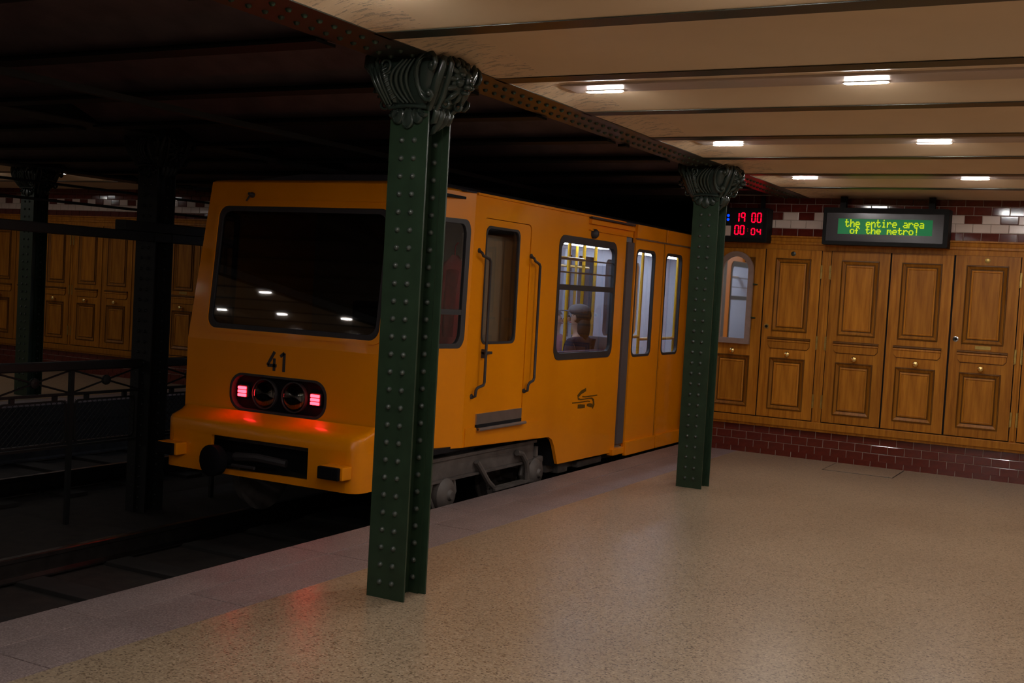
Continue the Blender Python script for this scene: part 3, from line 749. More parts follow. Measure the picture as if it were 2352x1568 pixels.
FONT = {'t': ('01000', '01000', '11110', '01000', '01000', '01001', '00110'), 'h': ('10000', '10000', '10110', '11001', '10001', '10001', '10001'),
        'e': ('00000', '00000', '01110', '10001', '11111', '10000', '01110'), 'n': ('00000', '00000', '10110', '11001', '10001', '10001', '10001'),
        'i': ('00100', '00000', '01100', '00100', '00100', '00100', '01110'), 'r': ('00000', '00000', '10110', '11001', '10000', '10000', '10000'),
        'a': ('00000', '00000', '01110', '00001', '01111', '10001', '01111'), 'o': ('00000', '00000', '01110', '10001', '10001', '10001', '01110'),
        'f': ('00110', '01001', '01000', '11100', '01000', '01000', '01000'), 'm': ('00000', '00000', '11010', '10101', '10101', '10001', '10001'),
        '!': ('00100', '00100', '00100', '00100', '00100', '00000', '00100'), ' ': ('00000',)*7}
ds = empty('text_display', (-2.33, 12.1, 2.24), label='black hanging display with yellow-green dot text reading the entire area of the metro', cat='display')
MB().plate(rr(-2.925, 2.262, -1.700, 2.640, .012), [rr(-2.895, 2.300, -1.745, 2.590, .008)[::-1]], lambda u, v, d: (u, 12.08+d, v), 0, .05).box(-2.925, -1.700, 12.13, 12.29, 2.262, 2.640).build('housing', M['black'], ds)
MB().box(-2.90, -1.74, 12.104, 12.112, 2.298, 2.592).build('screen', M['grey_in'], ds)
M['screen'] = paint('display_grey_screen', (.055, .05, .055), .22, .05, 3)
ds.children[1].data.materials[0] = M['screen']
MB().box(-2.775, -1.852, 12.100, 12.105, 2.374, 2.530).build('backlit_field', M['lcd_green'], ds)
def dots(text, x0, x1, z0, z1):
    n = len(text); cw = (x1-x0)/n; px_ = cw*.84/5; pz = (z1-z0)/7; mb = MB()
    for i, ch in enumerate(text+' '):
        if ch == ' ':
            if mb.v: mb.build('word', M['lcd_yellow'], ds)
            mb = MB(); continue
        for r, row in enumerate(FONT[ch]):
            for c_, bit in enumerate(row):
                if bit == '1':
                    X = x0+i*cw+c_*px_; Z = z1-(r+1)*pz
                    mb.box(X-.001, X+px_+.0015, 12.097, 12.100, Z-.0005, Z+pz+.0005)
dots('the entire area', -2.705, -1.925, 2.446, 2.524)
dots('of the metro!', -2.652, -1.970, 2.378, 2.446)
for xx in (-2.75, -1.88): MB().box(xx-.03, xx+.03, 12.16, 12.22, 2.64, 2.76).build('hanger', M['black'], ds)

# ================================================================== TRACKS
def track(cx, name_label):
    t_ = empty('track', (cx, 6, -.5), label=name_label, cat='track', group='running tracks')
    for sx in (-.7175, .7175):
        prof = [(-.06, -.475), (.06, -.475), (.06, -.465), (.012, -.45), (.010, -.36), (.032, -.35), (.032, -.325), (.024, -.318), (-.024, -.318), (-.032, -.325), (-.032, -.35), (-.010, -.36), (-.012, -.45), (-.06, -.465)]
        MB().rings([[(cx+sx+u, y, z) for u, z in prof] for y in (-12.3, 19.9)], True, True).build('rail', M['steel'], t_)
    sl = MB().box(-1.05, 1.05, -.11, .11, -.03, .03, .006).mesh('sleeper', M['tunnel'])
    for k in range(42): inst('sleeper', sl, (cx, -12+.75*k, -.50), t_)
track(-5.675, 'near track, dark rails in the pit beside the platform edge')
track(-9.505, 'far track, dark rails beyond the middle pillar')

# ================================================================== RAILING between the tracks
def railing(y0, y1, n, label):
    X = -7.59
    r = empty('railing', (X, (y0+y1)/2, -.5), label=label, cat='railing', group='railings between the tracks')
    mt = M['soot']
    MB().box(X-.04, X+.04, y0, y1, .765, .838, .012).build('top_rail', mt, r)
    MB().box(X-.012, X+.012, y0, y1, .560, .582).build('middle_rail', mt, r)
    MB().box(X-.012, X+.012, y0, y1, .135, .155).build('bottom_rail', mt, r)
    st = (y1-y0)/n
    for k in range(n+1):
        y = y0+st*k
        MB().box(X-.015, X+.015, y-.02, y+.02, -.5, .77).build('post', mt, r)
    for k in range(n):
        a, b_ = y0+st*k+.02, y0+st*(k+1)-.02; c = (a+b_)/2
        MB().tube([(X, a, .762), (X, b_, .582)], .008, 6).tube([(X, a, .582), (X, b_, .762)], .008, 6).build('cross_bar', mt, r)
        MB().lathe([(.018, -.020), (.040, -.014), (.044, 0), (.040, .014), (.018, .020)], (X, c, .672), (1, 0, 0), 12).build('boss', mt, r)
        # mesh panel in a rounded frame hung on clips
        ma, mb_, m0, m1 = a+.02, b_-.02, .165, .525
        fr = MB().plate(rr(ma, m0, mb_, m1, .05, 5), [rr(ma+.014, m0+.014, mb_-.014, m1-.014, .04, 5)[::-1]], lambda u, v, d: (X+d, u, v), -.008, .008)
        fo = fr.build('mesh_frame', mt, r)
        wires = MB(); p_ = .052; L = m1-m0
        s_ = ma-L
        while s_ < mb_:
            for sg in (1, -1):
                ya, yb = (s_, s_+L); za, zb = (m0, m1) if sg > 0 else (m1, m0)
                t0, t1 = max(0, (ma-ya)/L), min(1, (mb_-ya)/L)
                if t1 > t0+.02: wires.tube([(X, ya+L*t0, za+(zb-za)*t0), (X, ya+L*t1, za+(zb-za)*t1)], .0026, 4, False)
            s_ += p_
        wires.build('wire_mesh', mt, r)
        for yy in (ma+.12, mb_-.12): MB().box(X-.012, X+.012, yy-.02, yy+.02, .52, .565).build('clip', mt, r)
    return r
railing(2.99, 7.345, 6, 'black crossed-bar railing with mesh panels, left of the black middle pillar')
railing(7.58, 11.93, 6, 'black crossed-bar railing with mesh panels, between the black pillar and the train')
# pipes and cables above
MB().box(-7.56, -7.48, -6.5, 12.2, 1.855, 1.935, .008).build('cable_duct', M['soot'], label='straight black cable duct running level at head height between the tracks', cat='duct')
MB().box(-7.58, -7.46, 7.0, 7.95, 1.936, 2.02, .006).build('junction_box', M['soot'], label='black junction box on the duct at the middle pillar', cat='box')
for x, z, lb in ((-8.8, 2.19, 'lower thin black overhead cable above the far track'), (-9.5, 2.40, 'middle thin black overhead cable above the far track'), (-9.0, 2.50, 'upper thin black overhead cable above the far track')):
    MB().tube([(x, -6.5, z), (x, 4, z-.01), (x, 12.2, z+.02)], .013, 6).build('overhead_cable', M['soot'], label=lb, cat='cable', group='overhead cables')
MB().box(-5.70, -5.65, -6.8, 19, 2.66, 2.70).build('overhead_conductor', M['soot'], label='dark overhead conductor bar above the near track and train roof', cat='conductor')

# ================================================================== TRAIN
XS, XO, CX = -4.50, -6.85, -5.675
YE = 18.0
T = empty('metro_train', (CX, 12, -.32), label='yellow underground train numbered 41 standing at the platform', cat='train')
yel = M['yellow']
side = lambda u, v, d: (XS-d, u, v)          # u = y along the train, v = z
oside = lambda u, v, d: (XO+d, u, v)
DOORS = [10.83, 14.9]
def f_y(z): return 6.885+(.0 if z < 1.1 else (z-1.1)*.095)        # front face
def g_y(z): return 7.665+(.0 if z < 1.1 else (z-1.1)*.02)         # where the corner facet meets the side
Z0b, ZT = .50, 2.335
# near side shell: front piece, after cab
wins = [rr(9.165, 1.015, 10.44, 2.125, .10), rr(12.29, 1.015, 13.55, 2.125, .10)]
outer = [(g_y(.36), .385), (8.95, .345), (9.17, .338), (9.24, .31), (9.29, .25), (9.38, .075), (10.665, .06), (10.665, 2.20), (12.52, 2.20), (12.52, .06), (14.7, .06), (14.7, 2.2), (16.5, 2.2), (16.5, .06), (YE, .06), (YE, ZT), (g_y(ZT), ZT)]
outer += [(g_y(z), z) for z in (1.9, 1.5, 1.1, .7)]
cabdoor = [(7.83, .505), (8.635, .505), (8.635, 2.16), (7.83, 2.16)]
cabdoor = rr(7.83, .505, 8.635, 2.165, [.005, .05, .05, .005], 4)
MB().plate(outer, [w_[::-1] for w_ in wins]+[cabdoor[::-1]], side, 0, .03).build('side_wall', yel, T, label='yellow platform-side wall')
MB().plate([(g_y(.36), .385), (YE, .385), (YE, ZT)]+[(g_y(z), z) for z in (ZT, 1.9, 1.5, 1.1, .7)], [rr(9.0+1.6*k, 1.015, 10.3+1.6*k, 2.125, .1)[::-1] for k in range(5)], oside, 0, .03).build('side_wall', yel, T)
# raised sill band along the cab side
MB().plate([(7.70, .388), (8.95, .352), (8.95, .495), (7.70, .53)], [], side, -.006, 0).build('sill_band', yel, T)
# cornice mouldings above
MB().box(XS-.004, XS+.014, 7.70, 10.6, 2.325, 2.343).build('drip_rail', yel, T)
# corner facets and front
FX0, FX1 = CX-.925, CX+.965
def fh(z, s=-1): return (.925-(.0 if z < 1.1 else (z-1.1)*.065)) if s < 0 else .965
def facet(x0, x1, name, hole=None):
    """flat facet between the front edge (x0) and the side edge (x1)"""
    def pt(u, v, d):
        ya, yb = f_y(v), g_y(v); xx0 = CX+(fh(v, 1) if x0 > CX else -fh(v)); p = Vector((xx0+(x1-xx0)*u, ya+(yb-ya)*u, v))
        n_ = Vector((yb-ya, -(x1-x0), 0)).normalized();
        if n_.y > 0: n_ = -n_
        return p-n_*d
    zs = [.385, .7, 1.1, 1.5, 1.9, ZT]
    lo = [(0, z) for z in zs[::-1]]+[(1, z) for z in zs]
    MB().plate(lo, [hole[::-1]] if hole else [], pt, 0, .03).build(name, yel, T)
    return pt
hole = rr(.10, 1.155, .90, 2.13, .10, 5)
hole = [(u, v) for u, v in [(.10+(a)*.8, b_) for a, b_ in [((x-.0)/1.0, z) for x, z in rr(0.02, 1.15, 1.065, 2.13, .10, 5)]]]
ptR = facet(FX1, XS, 'corner_wall', hole); ptL = facet(FX0, XO, 'corner_wall', hole)
for pt_ in (ptR, ptL):
    MB().plate(hole, [[(.53+(u-.53)*.86, 1.64+(v-1.64)*.93) for u, v in hole][::-1]], pt_, -.004, .03).build('corner_window_frame', M['dgrey'], T)
    MB().plate([(.53+(u-.53)*.88, 1.64+(v-1.64)*.95) for u, v in hole], [], pt_, .010, .014).build('corner_window', M['glass'], T)
    MB().plate([(.14, 1.405), (.91, 1.405), (.91, 1.445), (.14, 1.445)], [], pt_, -.002, .02).build('window_bar', M['dgrey'], T)
# front wall
def frontp(u, v, d): return (u, f_y(v)+d, v)
ws = rr(CX-.735, 1.195, CX+.895, 2.150, .085, 6)
lampcap = rr(CX-.455, .585, CX+.450, .855, .115, 7)
zs = [.50, .8, 1.1]
MB().plate([(FX0, .50), (FX1, .50), (FX1, 1.1), (FX0, 1.1)], [lampcap[::-1]], frontp, 0, .03).build('front_wall', yel, T)
lo = [(FX0, 1.1), (FX1, 1.1)]+[(CX+fh(z, 1), z) for z in (1.5, 1.9, ZT)]+[(CX-fh(z), z) for z in (ZT, 1.9, 1.5)]
MB().plate(lo, [ws[::-1]], frontp, 0, .03).build('front_wall', yel, T)
# moulded bead round the windscreen
MB().plate([(CX+(u-CX)*1.045, 1.67+(v-1.67)*1.06) for u, v in ws], [ws[::-1]], frontp, -.012, .0).build('windscreen_bead', yel, T)
MB().plate(ws, [[(CX+.08+(u-CX-.08)*.955, 1.665+(v-1.665)*.92) for u, v in ws][::-1]], frontp, -.004, .03).build('windscreen_frame', M['dgrey'], T)
MB().plate([(CX+.08+(u-CX-.08)*.965, 1.665+(v-1.665)*.93) for u, v in ws], [], frontp, .006, .010).build('windscreen', M['glass_dark'], T)
MB().plate([(CX-.80, 2.20), (CX+.84, 2.20), (CX+.84, 2.215), (CX-.80, 2.215)], [], frontp, -.006, 0).build('front_drip_rail', yel, T)
# small horn on the brow
MB().lathe([(.022, 0), (.020, .02), (.010, .04), (.010, .05), (0, .052)], (CX-.42, f_y(2.22), 2.235), (0, -1, .2), 12).tube([(CX-.42, f_y(2.2)-.03, 2.235), (CX-.455, f_y(2.2)-.03, 2.19)], .007, 6).build('horn', M['dgrey'], T, smooth=True)
# headlight cluster
hc = empty('light_cluster', (CX, 6.88, .72)); hc.location = Vector((CX, 6.88, .72))-Vector(T.location); hc.parent = T
MB().plate(lampcap, [], frontp, .045, .055).build('recess_back', M['soot2'], hc)
MB().plate([(CX+(u-CX)*1.03, .72+(v-.72)*1.08) for u, v in lampcap], [[(CX+(u-CX)*.985, .72+(v-.72)*.95) for u, v in lampcap][::-1]], frontp, -.004, .05).build('rim', M['dgrey'], hc)
for sx in (-.142, .142):
    cx_ = CX-.005+sx
    MB().lathe([(.118, -.01), (.122, .006), (.118, .022), (.110, .024), (.106, .016)], (cx_, 6.925, .718), (0, -1, 0), 28).build('headlight_ring', M['dgrey'], hc, smooth=50)
    MB().lathe([(.108, .016), (.090, .000), (.055, -.018), (.020, -.028), (0, -.028)], (cx_, 6.925, .718), (0, -1, 0), 28).build('reflector', M['reflector'], hc, smooth=True)
    MB().lathe([(.034, -.02), (.034, .0), (.024, .012), (0, .016)], (cx_, 6.925, .718), (0, -1, 0), 16).build('bulb_shield', M['chrome'], hc, smooth=True)
    MB().lathe([(.106, .018), (.090, .040), (.055, .058), (.02, .064), (0, .065)], (cx_, 6.925, .718), (0, -1, 0), 28).build('headlight_lens', M['lensglass'], hc, smooth=True)
for sx in (-.352, .350):
    cx_ = CX+sx
    MB().box(cx_-.048, cx_+.048, 6.895, 6.93, .675, .772, .015).build('tail_light_housing', M['dgrey'], hc)
    for zz in (.694, .722, .750): MB().box(cx_-.040, cx_+.040, 6.884, 6.896, zz-.011, zz+.011, .005).build('tail_light', M['tail'], hc)
# number 41
nb = MB(); yN = 6.885
def stroke(mb, pts, w_, d=.004):
    """flat ribbon on the front face in (x, z)"""
    for (x0, z0), (x1, z1) in zip(pts, pts[1:]):
        dx, dz = x1-x0, z1-z0; L = math.hypot(dx, dz); nx, nz = -dz/L*w_/2, dx/L*w_/2
        q = [(x0+nx, z0+nz), (x1+nx, z1+nz), (x1-nx, z1-nz), (x0-nx, z0-nz)]
        mb.add([(x, f_y(z)-d, z) for x, z in q]+[(x, f_y(z)+.002, z) for x, z in q], [(0,1,2,3),(7,6,5,4),(0,4,5,1),(1,5,6,2),(2,6,7,3),(3,7,4,0)])
xb = CX-.055
stroke(nb, [(xb+.012, 1.050), (xb-.052, .945), (xb+.035, .945)], .024)
stroke(nb, [(xb+.012, 1.000), (xb+.012, .905)], .024)
stroke(nb, [(xb+.068, 1.018), (xb+.105, 1.045), (xb+.105, .905)], .024)
nb.build('number_41', M['dgrey'], T, label='black number 41')
# lower nose: sloping shelf and bumper apron
sh = MB(); xa, xb_ = CX-.925, CX+.925
pl = [(xa, 6.885), (xa+.0, 6.885), (xb_, 6.885)]
def apron(z, y, inset, rad):
    L = []
    for a, b_ in rr(CX-.925+inset, y, CX+.925-inset, 7.5, [rad, .01, .01, rad], 4): L.append((a, b_, z))
    return L
noz = MB().rings([apron(.575, 6.875, .0, .05), apron(.535, 6.80, -.004, .08), apron(.505, 6.69, .0, .10), apron(.480, 6.668, .004, .10), apron(.404, 6.668, .004, .10)], False, False)
noz.build('nose_shelf', yel, T, smooth=40)
ap = lambda u, v, d: (u, 6.668+d, v)
MB().plate([(CX-.82, .115), (CX+.82, .115), (CX+.82, .404), (CX-.82, .404)], [[(CX-.435, .150), (CX+.485, .168), (CX+.485, .398), (CX-.435, .398)][::-1]], ap, 0, .03).build('bumper', yel, T)
for s in (-1, 1):
    L0 = []
    for z in (.404, .115):
        P = []
        for i in range(7):
            a = math.radians(-90+90*i/6); P.append((CX+s*(.82+.101*math.cos(a)), 6.768+.10*math.sin(a), z))
        P += [(CX+s*.921, 7.45, z), (CX+s*.89, 7.45, z), (CX+s*.89, 6.70, z), (CX+s*.82, 6.70, z)]
        L0.append(P)
    MB().rings(L0, True, True).build('bumper_end', yel, T, smooth=40)
    # buffer box
    bf = empty('buffer', (CX+s*.765, 6.6, .26)); bf.location = Vector((CX+s*.765-.0, 6.6, .26))-Vector(T.location); bf.parent = T
    bx = CX+s*.775+(-.01 if s < 0 else .0)
    MB().box(bx-.100, bx+.100, 6.560, 6.675, .218, .312, .010).build('housing', yel, bf)
    MB().box(bx-.103, bx+.080, 6.535, 6.585, .218, .308, .010).build('pad', M['soot2'], bf)
MB().box(CX-.80, CX+.80, 7.10, 7.13, .12, .40).build('opening_back', M['dark_in'], T)
MB().lathe([(.03, 0), (.05, .05), (.05, .14), (.075, .15), (.115, .17), (.118, .235), (.10, .25), (.03, .252), (0, .25)], (CX-.27, 6.74, .235), (-.10, -1, -.02), 20).build('coupler', M['soot2'], T, smooth=50)
MB().tube([(CX-.22, 6.70, .25), (CX+.02, 6.66, .275), (CX+.25, 6.72, .25)], [.035, .030, .03], 8).tube([(CX-.18, 6.62, .20), (CX+.05, 6.60, .205)], .012, 6).build('drawbar', M['dgrey'], T, smooth=True)
# roof
P = []
for (dx, dz) in ((-1.175, ZT), (-1.165, ZT+.012), (-1.06, ZT+.035), (-1.03, ZT+.035), (-.9, ZT+.075), (-.4, ZT+.125), (.4, ZT+.125), (.9, ZT+.075), (1.03, ZT+.035), (1.06, ZT+.035), (1.165, ZT+.012), (1.175, ZT)):
    P.append((CX+dx, dz))
MB().rings([[(x, y, z) for x, z in P] for y in (7.55, YE)], True, True).build('roof', M['roof'], T, smooth=30)
F0 = [(CX-fh(ZT), f_y(ZT)), (CX+fh(ZT, 1), f_y(ZT)), (XS, g_y(ZT)), (XS, 7.6), (XO, 7.6), (XO, g_y(ZT))]
MB().rings([[(x, y, ZT) for x, y in F0], [(CX+(x-CX)*.985, y+(.02 if y < 7.3 else 0), ZT+.012) for x, y in F0], [(CX+(x-CX)*.90, y+(.10 if y < 7.3 else 0), ZT+.03) for x, y in F0]], False, True).build('front_roof', yel, T)
# cab door
cdr = empty('cab_door', (XS, 8.23, .5)); cdr.location = Vector((XS, 8.23, .5))-Vector(T.location); cdr.parent = T
cw = rr(7.885, 1.185, 8.440, 2.100, .06, 5)
cdo = rr(7.836, .508, 8.629, 2.160, [.004, .045, .045, .004], 4)
MB().plate(cdo, [cw[::-1]], side, .006, .03).build('panel', yel, cdr)
MB().plate([(8.1625+(u-8.1625)*1.02, 1.6425+(v-1.6425)*1.015) for u, v in cw], [[(8.1625+(u-8.1625)*.955, 1.6425+(v-1.6425)*.975) for u, v in cw][::-1]], side, .002, .03).build('window_seal', M['dgrey'], cdr)
MB().plate([(8.1625+(u-8.1625)*.965, 1.6425+(v-1.6425)*.98) for u, v in cw], [], side, .012, .016).build('pane', M['glass'], cdr)
MB().box(XS-.005, XS+.030, 7.90, 8.02, 1.100, 1.122, .004).box(XS-.005, XS+.02, 7.90, 7.93, 1.07, 1.14).build('door_handle', M['dgrey'], cdr)
# step
sp = empty('cab_step', (XS, 8.25, .5)); sp.location = Vector((XS, 8.25, .5))-Vector(T.location); sp.parent = T
MB().box(XS-.02, XS+.006, 7.865, 8.62, .548, .632).build('kick_plate', M['alu'], sp)
MB().box(XS, XS+.028, 7.86, 8.63, .515, .548).build('shadow_slot', M['dark_in'], sp) if False else None
MB().tube([(XS+.03, 7.865, .512), (XS+.03, 8.65, .512)], .014, 8).box(XS-.01, XS+.03, 7.865, 8.65, .505, .519).build('tread', M['alu'], sp)
MB().box(XS-.01, XS+.008, 7.865, 8.62, .520, .548).build('slot', M['dark_in'], sp)
# handrails
for (ya, yb) in ((7.765, 7.885), (8.640, 8.735)):
    X = XS+.045
    MB().tube([(XS, ya, 1.91), (XS+.012, ya, 1.90), (X-.01, ya, 1.885), (X-.005, ya+.01, 1.865), (X, yb-.02, 1.845), (X, yb, 1.825), (X, yb+.002, 1.3), (X, yb+.004, .885), (X, yb-.01, .862), (X-.005, ya+.03, .845), (X-.01, ya+.015, .825), (X-.012, ya+.012, .78), (XS, ya+.012, .765)], .0115, 8).build('handrail', M['dgrey'], T, smooth=True)
    for zz in (1.905, .775): MB().lathe([(.020, -.004), (.020, .006), (.012, .010)], (XS, ya+.006, zz), (1, 0, 0), 10).build('handrail_foot', M['dgrey'], T)
# passenger windows
def pwindow(y0, y1):
    w_ = empty('passenger_window', (XS, (y0+y1)/2, 1)); w_.location = Vector((XS, (y0+y1)/2, 1.0))-Vector(T.location); w_.parent = T
    o_ = rr(y0, 1.015, y1, 2.125, .10); i_ = rr(y0+.045, 1.075, y1-.045, 2.060, .075)
    MB().plate(o_, [i_[::-1]], side, -.006, .03).build('frame', M['dgrey'], w_)
    MB().plate(rr(y0+.04, 1.07, y1-.04, 2.065, .075), [], side, .010, .014).build('pane', M['glass'], w_)
    MB().box(XS-.02, XS+.008, y0+.03, y1-.03, 1.640, 1.690).build('divider', M['dgrey'], w_)
    for z in (1.80, 1.92): MB().box(XS-.03, XS-.015, y0+.04, y1-.04, z-.006, z+.006).build('vent_bar', M['alu'], w_)
pwindow(9.165, 10.44); pwindow(12.29, 13.55)
# sliding doors
def leaf(y0, y1, w0, w1):
    d_ = empty('door_leaf', (XS+.04, (y0+y1)/2, .02)); d_.location = Vector((XS+.04, (y0+y1)/2, .02))-Vector(T.location); d_.parent = T
    X = XS+.035
    pf = lambda u, v, d: (X-d, u, v)
    wl = rr(w0, 1.005, w1, 2.095, .075)
    MB().plate([(y0, .03), (y1, .03), (y1, 2.20), (y0, 2.20)], [wl[::-1]], pf, 0, .035).build('panel', yel, d_)
    MB().plate(wl, [rr(w0+.022, 1.03, w1-.022, 2.065, .06)[::-1]], pf, -.003, .03).build('window_seal', M['dgrey'], d_)
    MB().plate(rr(w0+.018, 1.026, w1-.018, 2.07, .06), [], pf, .010, .014).build('pane', M['glass'], d_)
    MB().box(X-.01, X+.028, y0-.02, y1, .012, .150, .006).build('foot_rail', yel, d_)
    MB().box(X-.03, X+.014, y0, y1, 2.195, 2.335, .006).build('head_cover', yel, d_)
    MB().box(X-.01, X+.024, y0, y1, 2.185, 2.198).build('gutter', M['alu'], d_)
leaf(10.835, 11.615, 10.86, 11.385); leaf(11.665, 12.50, 11.655+.03, 12.19)
leaf(14.9, 15.68, 14.95, 15.45); leaf(15.73, 16.5, 15.8, 16.3)
for y in (10.672, 14.71): MB().box(XS-.01, XS+.022, y, y+.155, .135, 2.15, .004).build('door_post_rubber', M['grey'], T)
MB().box(XS-.02, XS+.02, 11.615, 11.668, .02, 2.33).build('leaf_seal', M['dgrey'], T)
MB().box(XS-.03, XS+.04, 10.55, 10.84, .035, .10, .008).build('door_guide', yel, T)
# runner above window
MB().box(XS-.01, XS+.030, 9.76, 10.80, 2.262, 2.300).box(XS-.01, XS+.020, 9.76, 10.75, 2.20, 2.212).build('door_runner', yel, T)
MB().box(XS-.01, XS+.034, 9.76, 10.80, 2.312, 2.328).build('runner_slot', M['dgrey'], T)
MB().lathe([(.045, 0), (.045, .03), (.03, .05), (0, .052)], (XS, 9.86, 2.175), (1, 0, 0), 14).build('side_lamp', M['dgrey'], T, smooth=50)
# operator's mark on the side: two facing hooks
lg = MB()
def ribbon(mb, pts, w_):
    P2 = [Vector((y, z)) for y, z in pts]; A = []; B = []
    for i, p in enumerate(P2):
        t_ = (P2[min(i+1, len(P2)-1)]-P2[max(i-1, 0)]).normalized(); n_ = Vector((-t_.y, t_.x)); ww = w_[i] if isinstance(w_, list) else w_
        A.append(p+n_*ww/2); B.append(p-n_*ww/2)
    for i in range(len(P2)-1):
        q = [A[i], A[i+1], B[i+1], B[i]]
        mb.add([(XS+.003, a.x, a.y) for a in q]+[(XS-.001, a.x, a.y) for a in q], [(0,1,2,3),(7,6,5,4),(0,4,5,1),(1,5,6,2),(2,6,7,3),(3,7,4,0)])
ribbon(lg, [(9.905, .722), (9.80, .700), (9.735, .668), (9.745, .644), (9.80, .634), (9.87, .634), (9.98, .636), (10.05, .632), (10.09, .61), (10.10, .57), (10.07, .545)], [.03, .034, .03, .018, .012, .010, .010, .014, .03, .04, .04])
ribbon(lg, [(9.835, .660), (9.90, .654), (10.17, .656)], .010)
ribbon(lg, [(9.62, .612), (9.80, .609), (9.96, .611), (10.01, .604)], .010)
ribbon(lg, [(9.745, .572), (9.80, .571), (9.90, .566)], [.036, .04, .03]); ribbon(lg, [(9.95, .575), (10.0, .57), (10.06, .562)], [.02, .034, .036])
M['mark'] = paint('mark_brown', (.10, .045, .0), .5, .2, 30)
lg.build('operator_mark', M['mark'], T, label='dark double-hook emblem')
# bogie
bg = empty('bogie', (CX, 8.4, -.3)); bg.location = Vector((CX, 8.4, -.1))-Vector(T.location); bg.parent = T
X = XS-.10
MB().box(X-.06, X, 7.15, 9.10, .135, .292, .01).box(X-.02, X+.015, 7.15, 9.12, .285, .31).box(X-.02, X+.02, 7.15, 9.05, .120, .14).build('side_frame', M['bogie'], bg)
MB().box(XO+.10, XO+.16, 7.15, 9.10, .135, .292, .01).build('side_frame', M['bogie'], bg)
for y in (7.60, 9.10):
    for s in (-1, 1):
        xx = CX+s*.72
        MB().lathe([(.05, -.06), (.26, -.06), (.30, -.05), (.33, -.045), (.33, -.03), (.30, -.02), (.30, .05), (.24, .055), (.10, .03), (.08, .07), (0, .07)], (xx, y, -.01), (s, 0, 0), 28).build('wheel', M['bogie'], bg, smooth=40)
    MB().tube([(CX-.9, y, -.01), (CX+.9, y, -.01)], .05, 10).build('axle', M['bogie'], bg, smooth=True)
    MB().lathe([(.13, 0), (.13, .08), (.10, .11), (.045, .12), (.03, .14), (0, .14)], (X-.06, y, .02), (1, 0, 0), 18).build('axle_box', M['bogie'], bg, smooth=40)
    MB().tube([(X-.02, y-.16, .13), (X-.02, y-.19, .02), (X-.02, y-.10, -.10), (X-.02, y+.10, -.10), (X-.02, y+.19, .02), (X-.02, y+.16, .13)], .022, 8).build('axle_guard', M['bogie'], bg, smooth=True)
MB().tube([(X+.03, 8.04, .23), (X+.035, 8.10, .17), (X+.04, 8.22, .05), (X+.035, 8.34, -.02)], .024, 8).build('step_arm', M['bogie'], bg, smooth=True)
MB().tube([(X+.03, 8.72, .235), (X+.035, 8.80, .22), (X+.04, 8.88, .14), (X+.04, 8.91, .04), (X+.035, 8.92, -.03)], .026, 8).build('step_arm', M['bogie'], bg, smooth=True)
for dx in (0, .03, .06): MB().box(X-.01+dx, X+.012+dx, 8.30, 8.98, -.035, -.018).build('step_slat', M['bogie'], bg)
MB().box(X-.03, X+.03, 9.10, 9.24, .10, .16, .02).box(X-.01, X+.02, 9.10, 9.14, .16, .25).build('damper', M['bogie'], bg)
MB().box(XO+.1, XS-.12, 9.40, 18, -.02, .055).build('underframe', M['bogie'], T)
MB().box(X-.10, X+.03, 9.55, 9.75, -.04, .05, .01).box(X-.05, X+.04, 9.95, 10.5, -.03, .03, .01).build('equipment_box', M['bogie'], T)
MB().box(XO+.1, XS-.2, 7.0, 9.30, .31, .36).build('underframe', M['bogie'], T)
# interior
MB().box(XS-.48, XS-.45, 8.70, 9.40, .05, .40).box(XO+.45, XO+.48, 8.70, 9.40, .05, .40).box(XO+.04, XS-.04, 9.385, 9.41, .05, .40).box(XS-.48, XS-.03, 8.70, 9.40, .335, .36).box(XO+.03, XO+.48, 8.70, 9.40, .335, .36).build('arch_light_block', M['dark_in'], T)  # dark boxes added over the bogie to stop saloon light leaking out
MB().box(XS-.08, XS-.035, 10.60, 12.56, 2.14, 2.34).box(XS-.08, XS-.035, 14.65, 16.55, 2.14, 2.34).box(XS-.07, XS-.012, 10.60, 10.83, .1, 2.3).build('lintel_light_block', M['grey_in'], T)  # boxes added behind the door heads to cover a gap showing saloon light
MB().box(XO+.03, XS-.03, 7.0, 8.75, .36, .40).build('cab_floor', M['dark_in'], T)
MB().box(XO+.03, XS-.035, 8.72, 8.76, .36, 2.33).build('cab_bulkhead', M['cream'], T)
MB().box(XS-.30, XS-.16, 8.0, 8.60, .4, 2.05, .01).box(XS-.50, XS-.16, 8.62, 8.71, .4, 2.30).build('cab_cupboard', M['cream'], T)
MB().box(XO+.15, XS-.35, 7.05, 7.45, .40, 1.18, .03).build('driver_desk', M['dark_in'], T)
MB().box(CX-.35, CX+.10, 7.85, 8.25, .80, .88, .03).box(CX-.35, CX+.10, 8.25, 8.33, .85, 1.45, .03).box(CX-.18, CX-.08, 7.98, 8.1, .4, .8).build('driver_seat', M['dgrey'], T)
MB().box(XO+.03, XS-.03, 7.1, 8.75, 2.28, 2.30).build('cab_ceiling', M['dark_in'], T)
MB().box(XO+.03, XS-.03, 9.41, YE, .10, .13).box(XO+.48, XS-.48, 8.76, 9.41, .10, .13).build('saloon_floor', M['grey_in'], T)
MB().box(XO+.03, XS-.03, 8.76, YE, 2.24, 2.27).build('saloon_ceiling', M['white_in'], T)
MB().box(XO+.03, XS-.03, 8.761, 8.775, .36, 2.25).box(XO+.48, XS-.48, 8.761, 8.775, .13, .36).build('saloon_end_wall', M['white_in'], T)
MB().box(XO+.03, XS-.03, YE-.03, YE, .13, 2.3).build('saloon_rear_wall', M['white_in'], T)
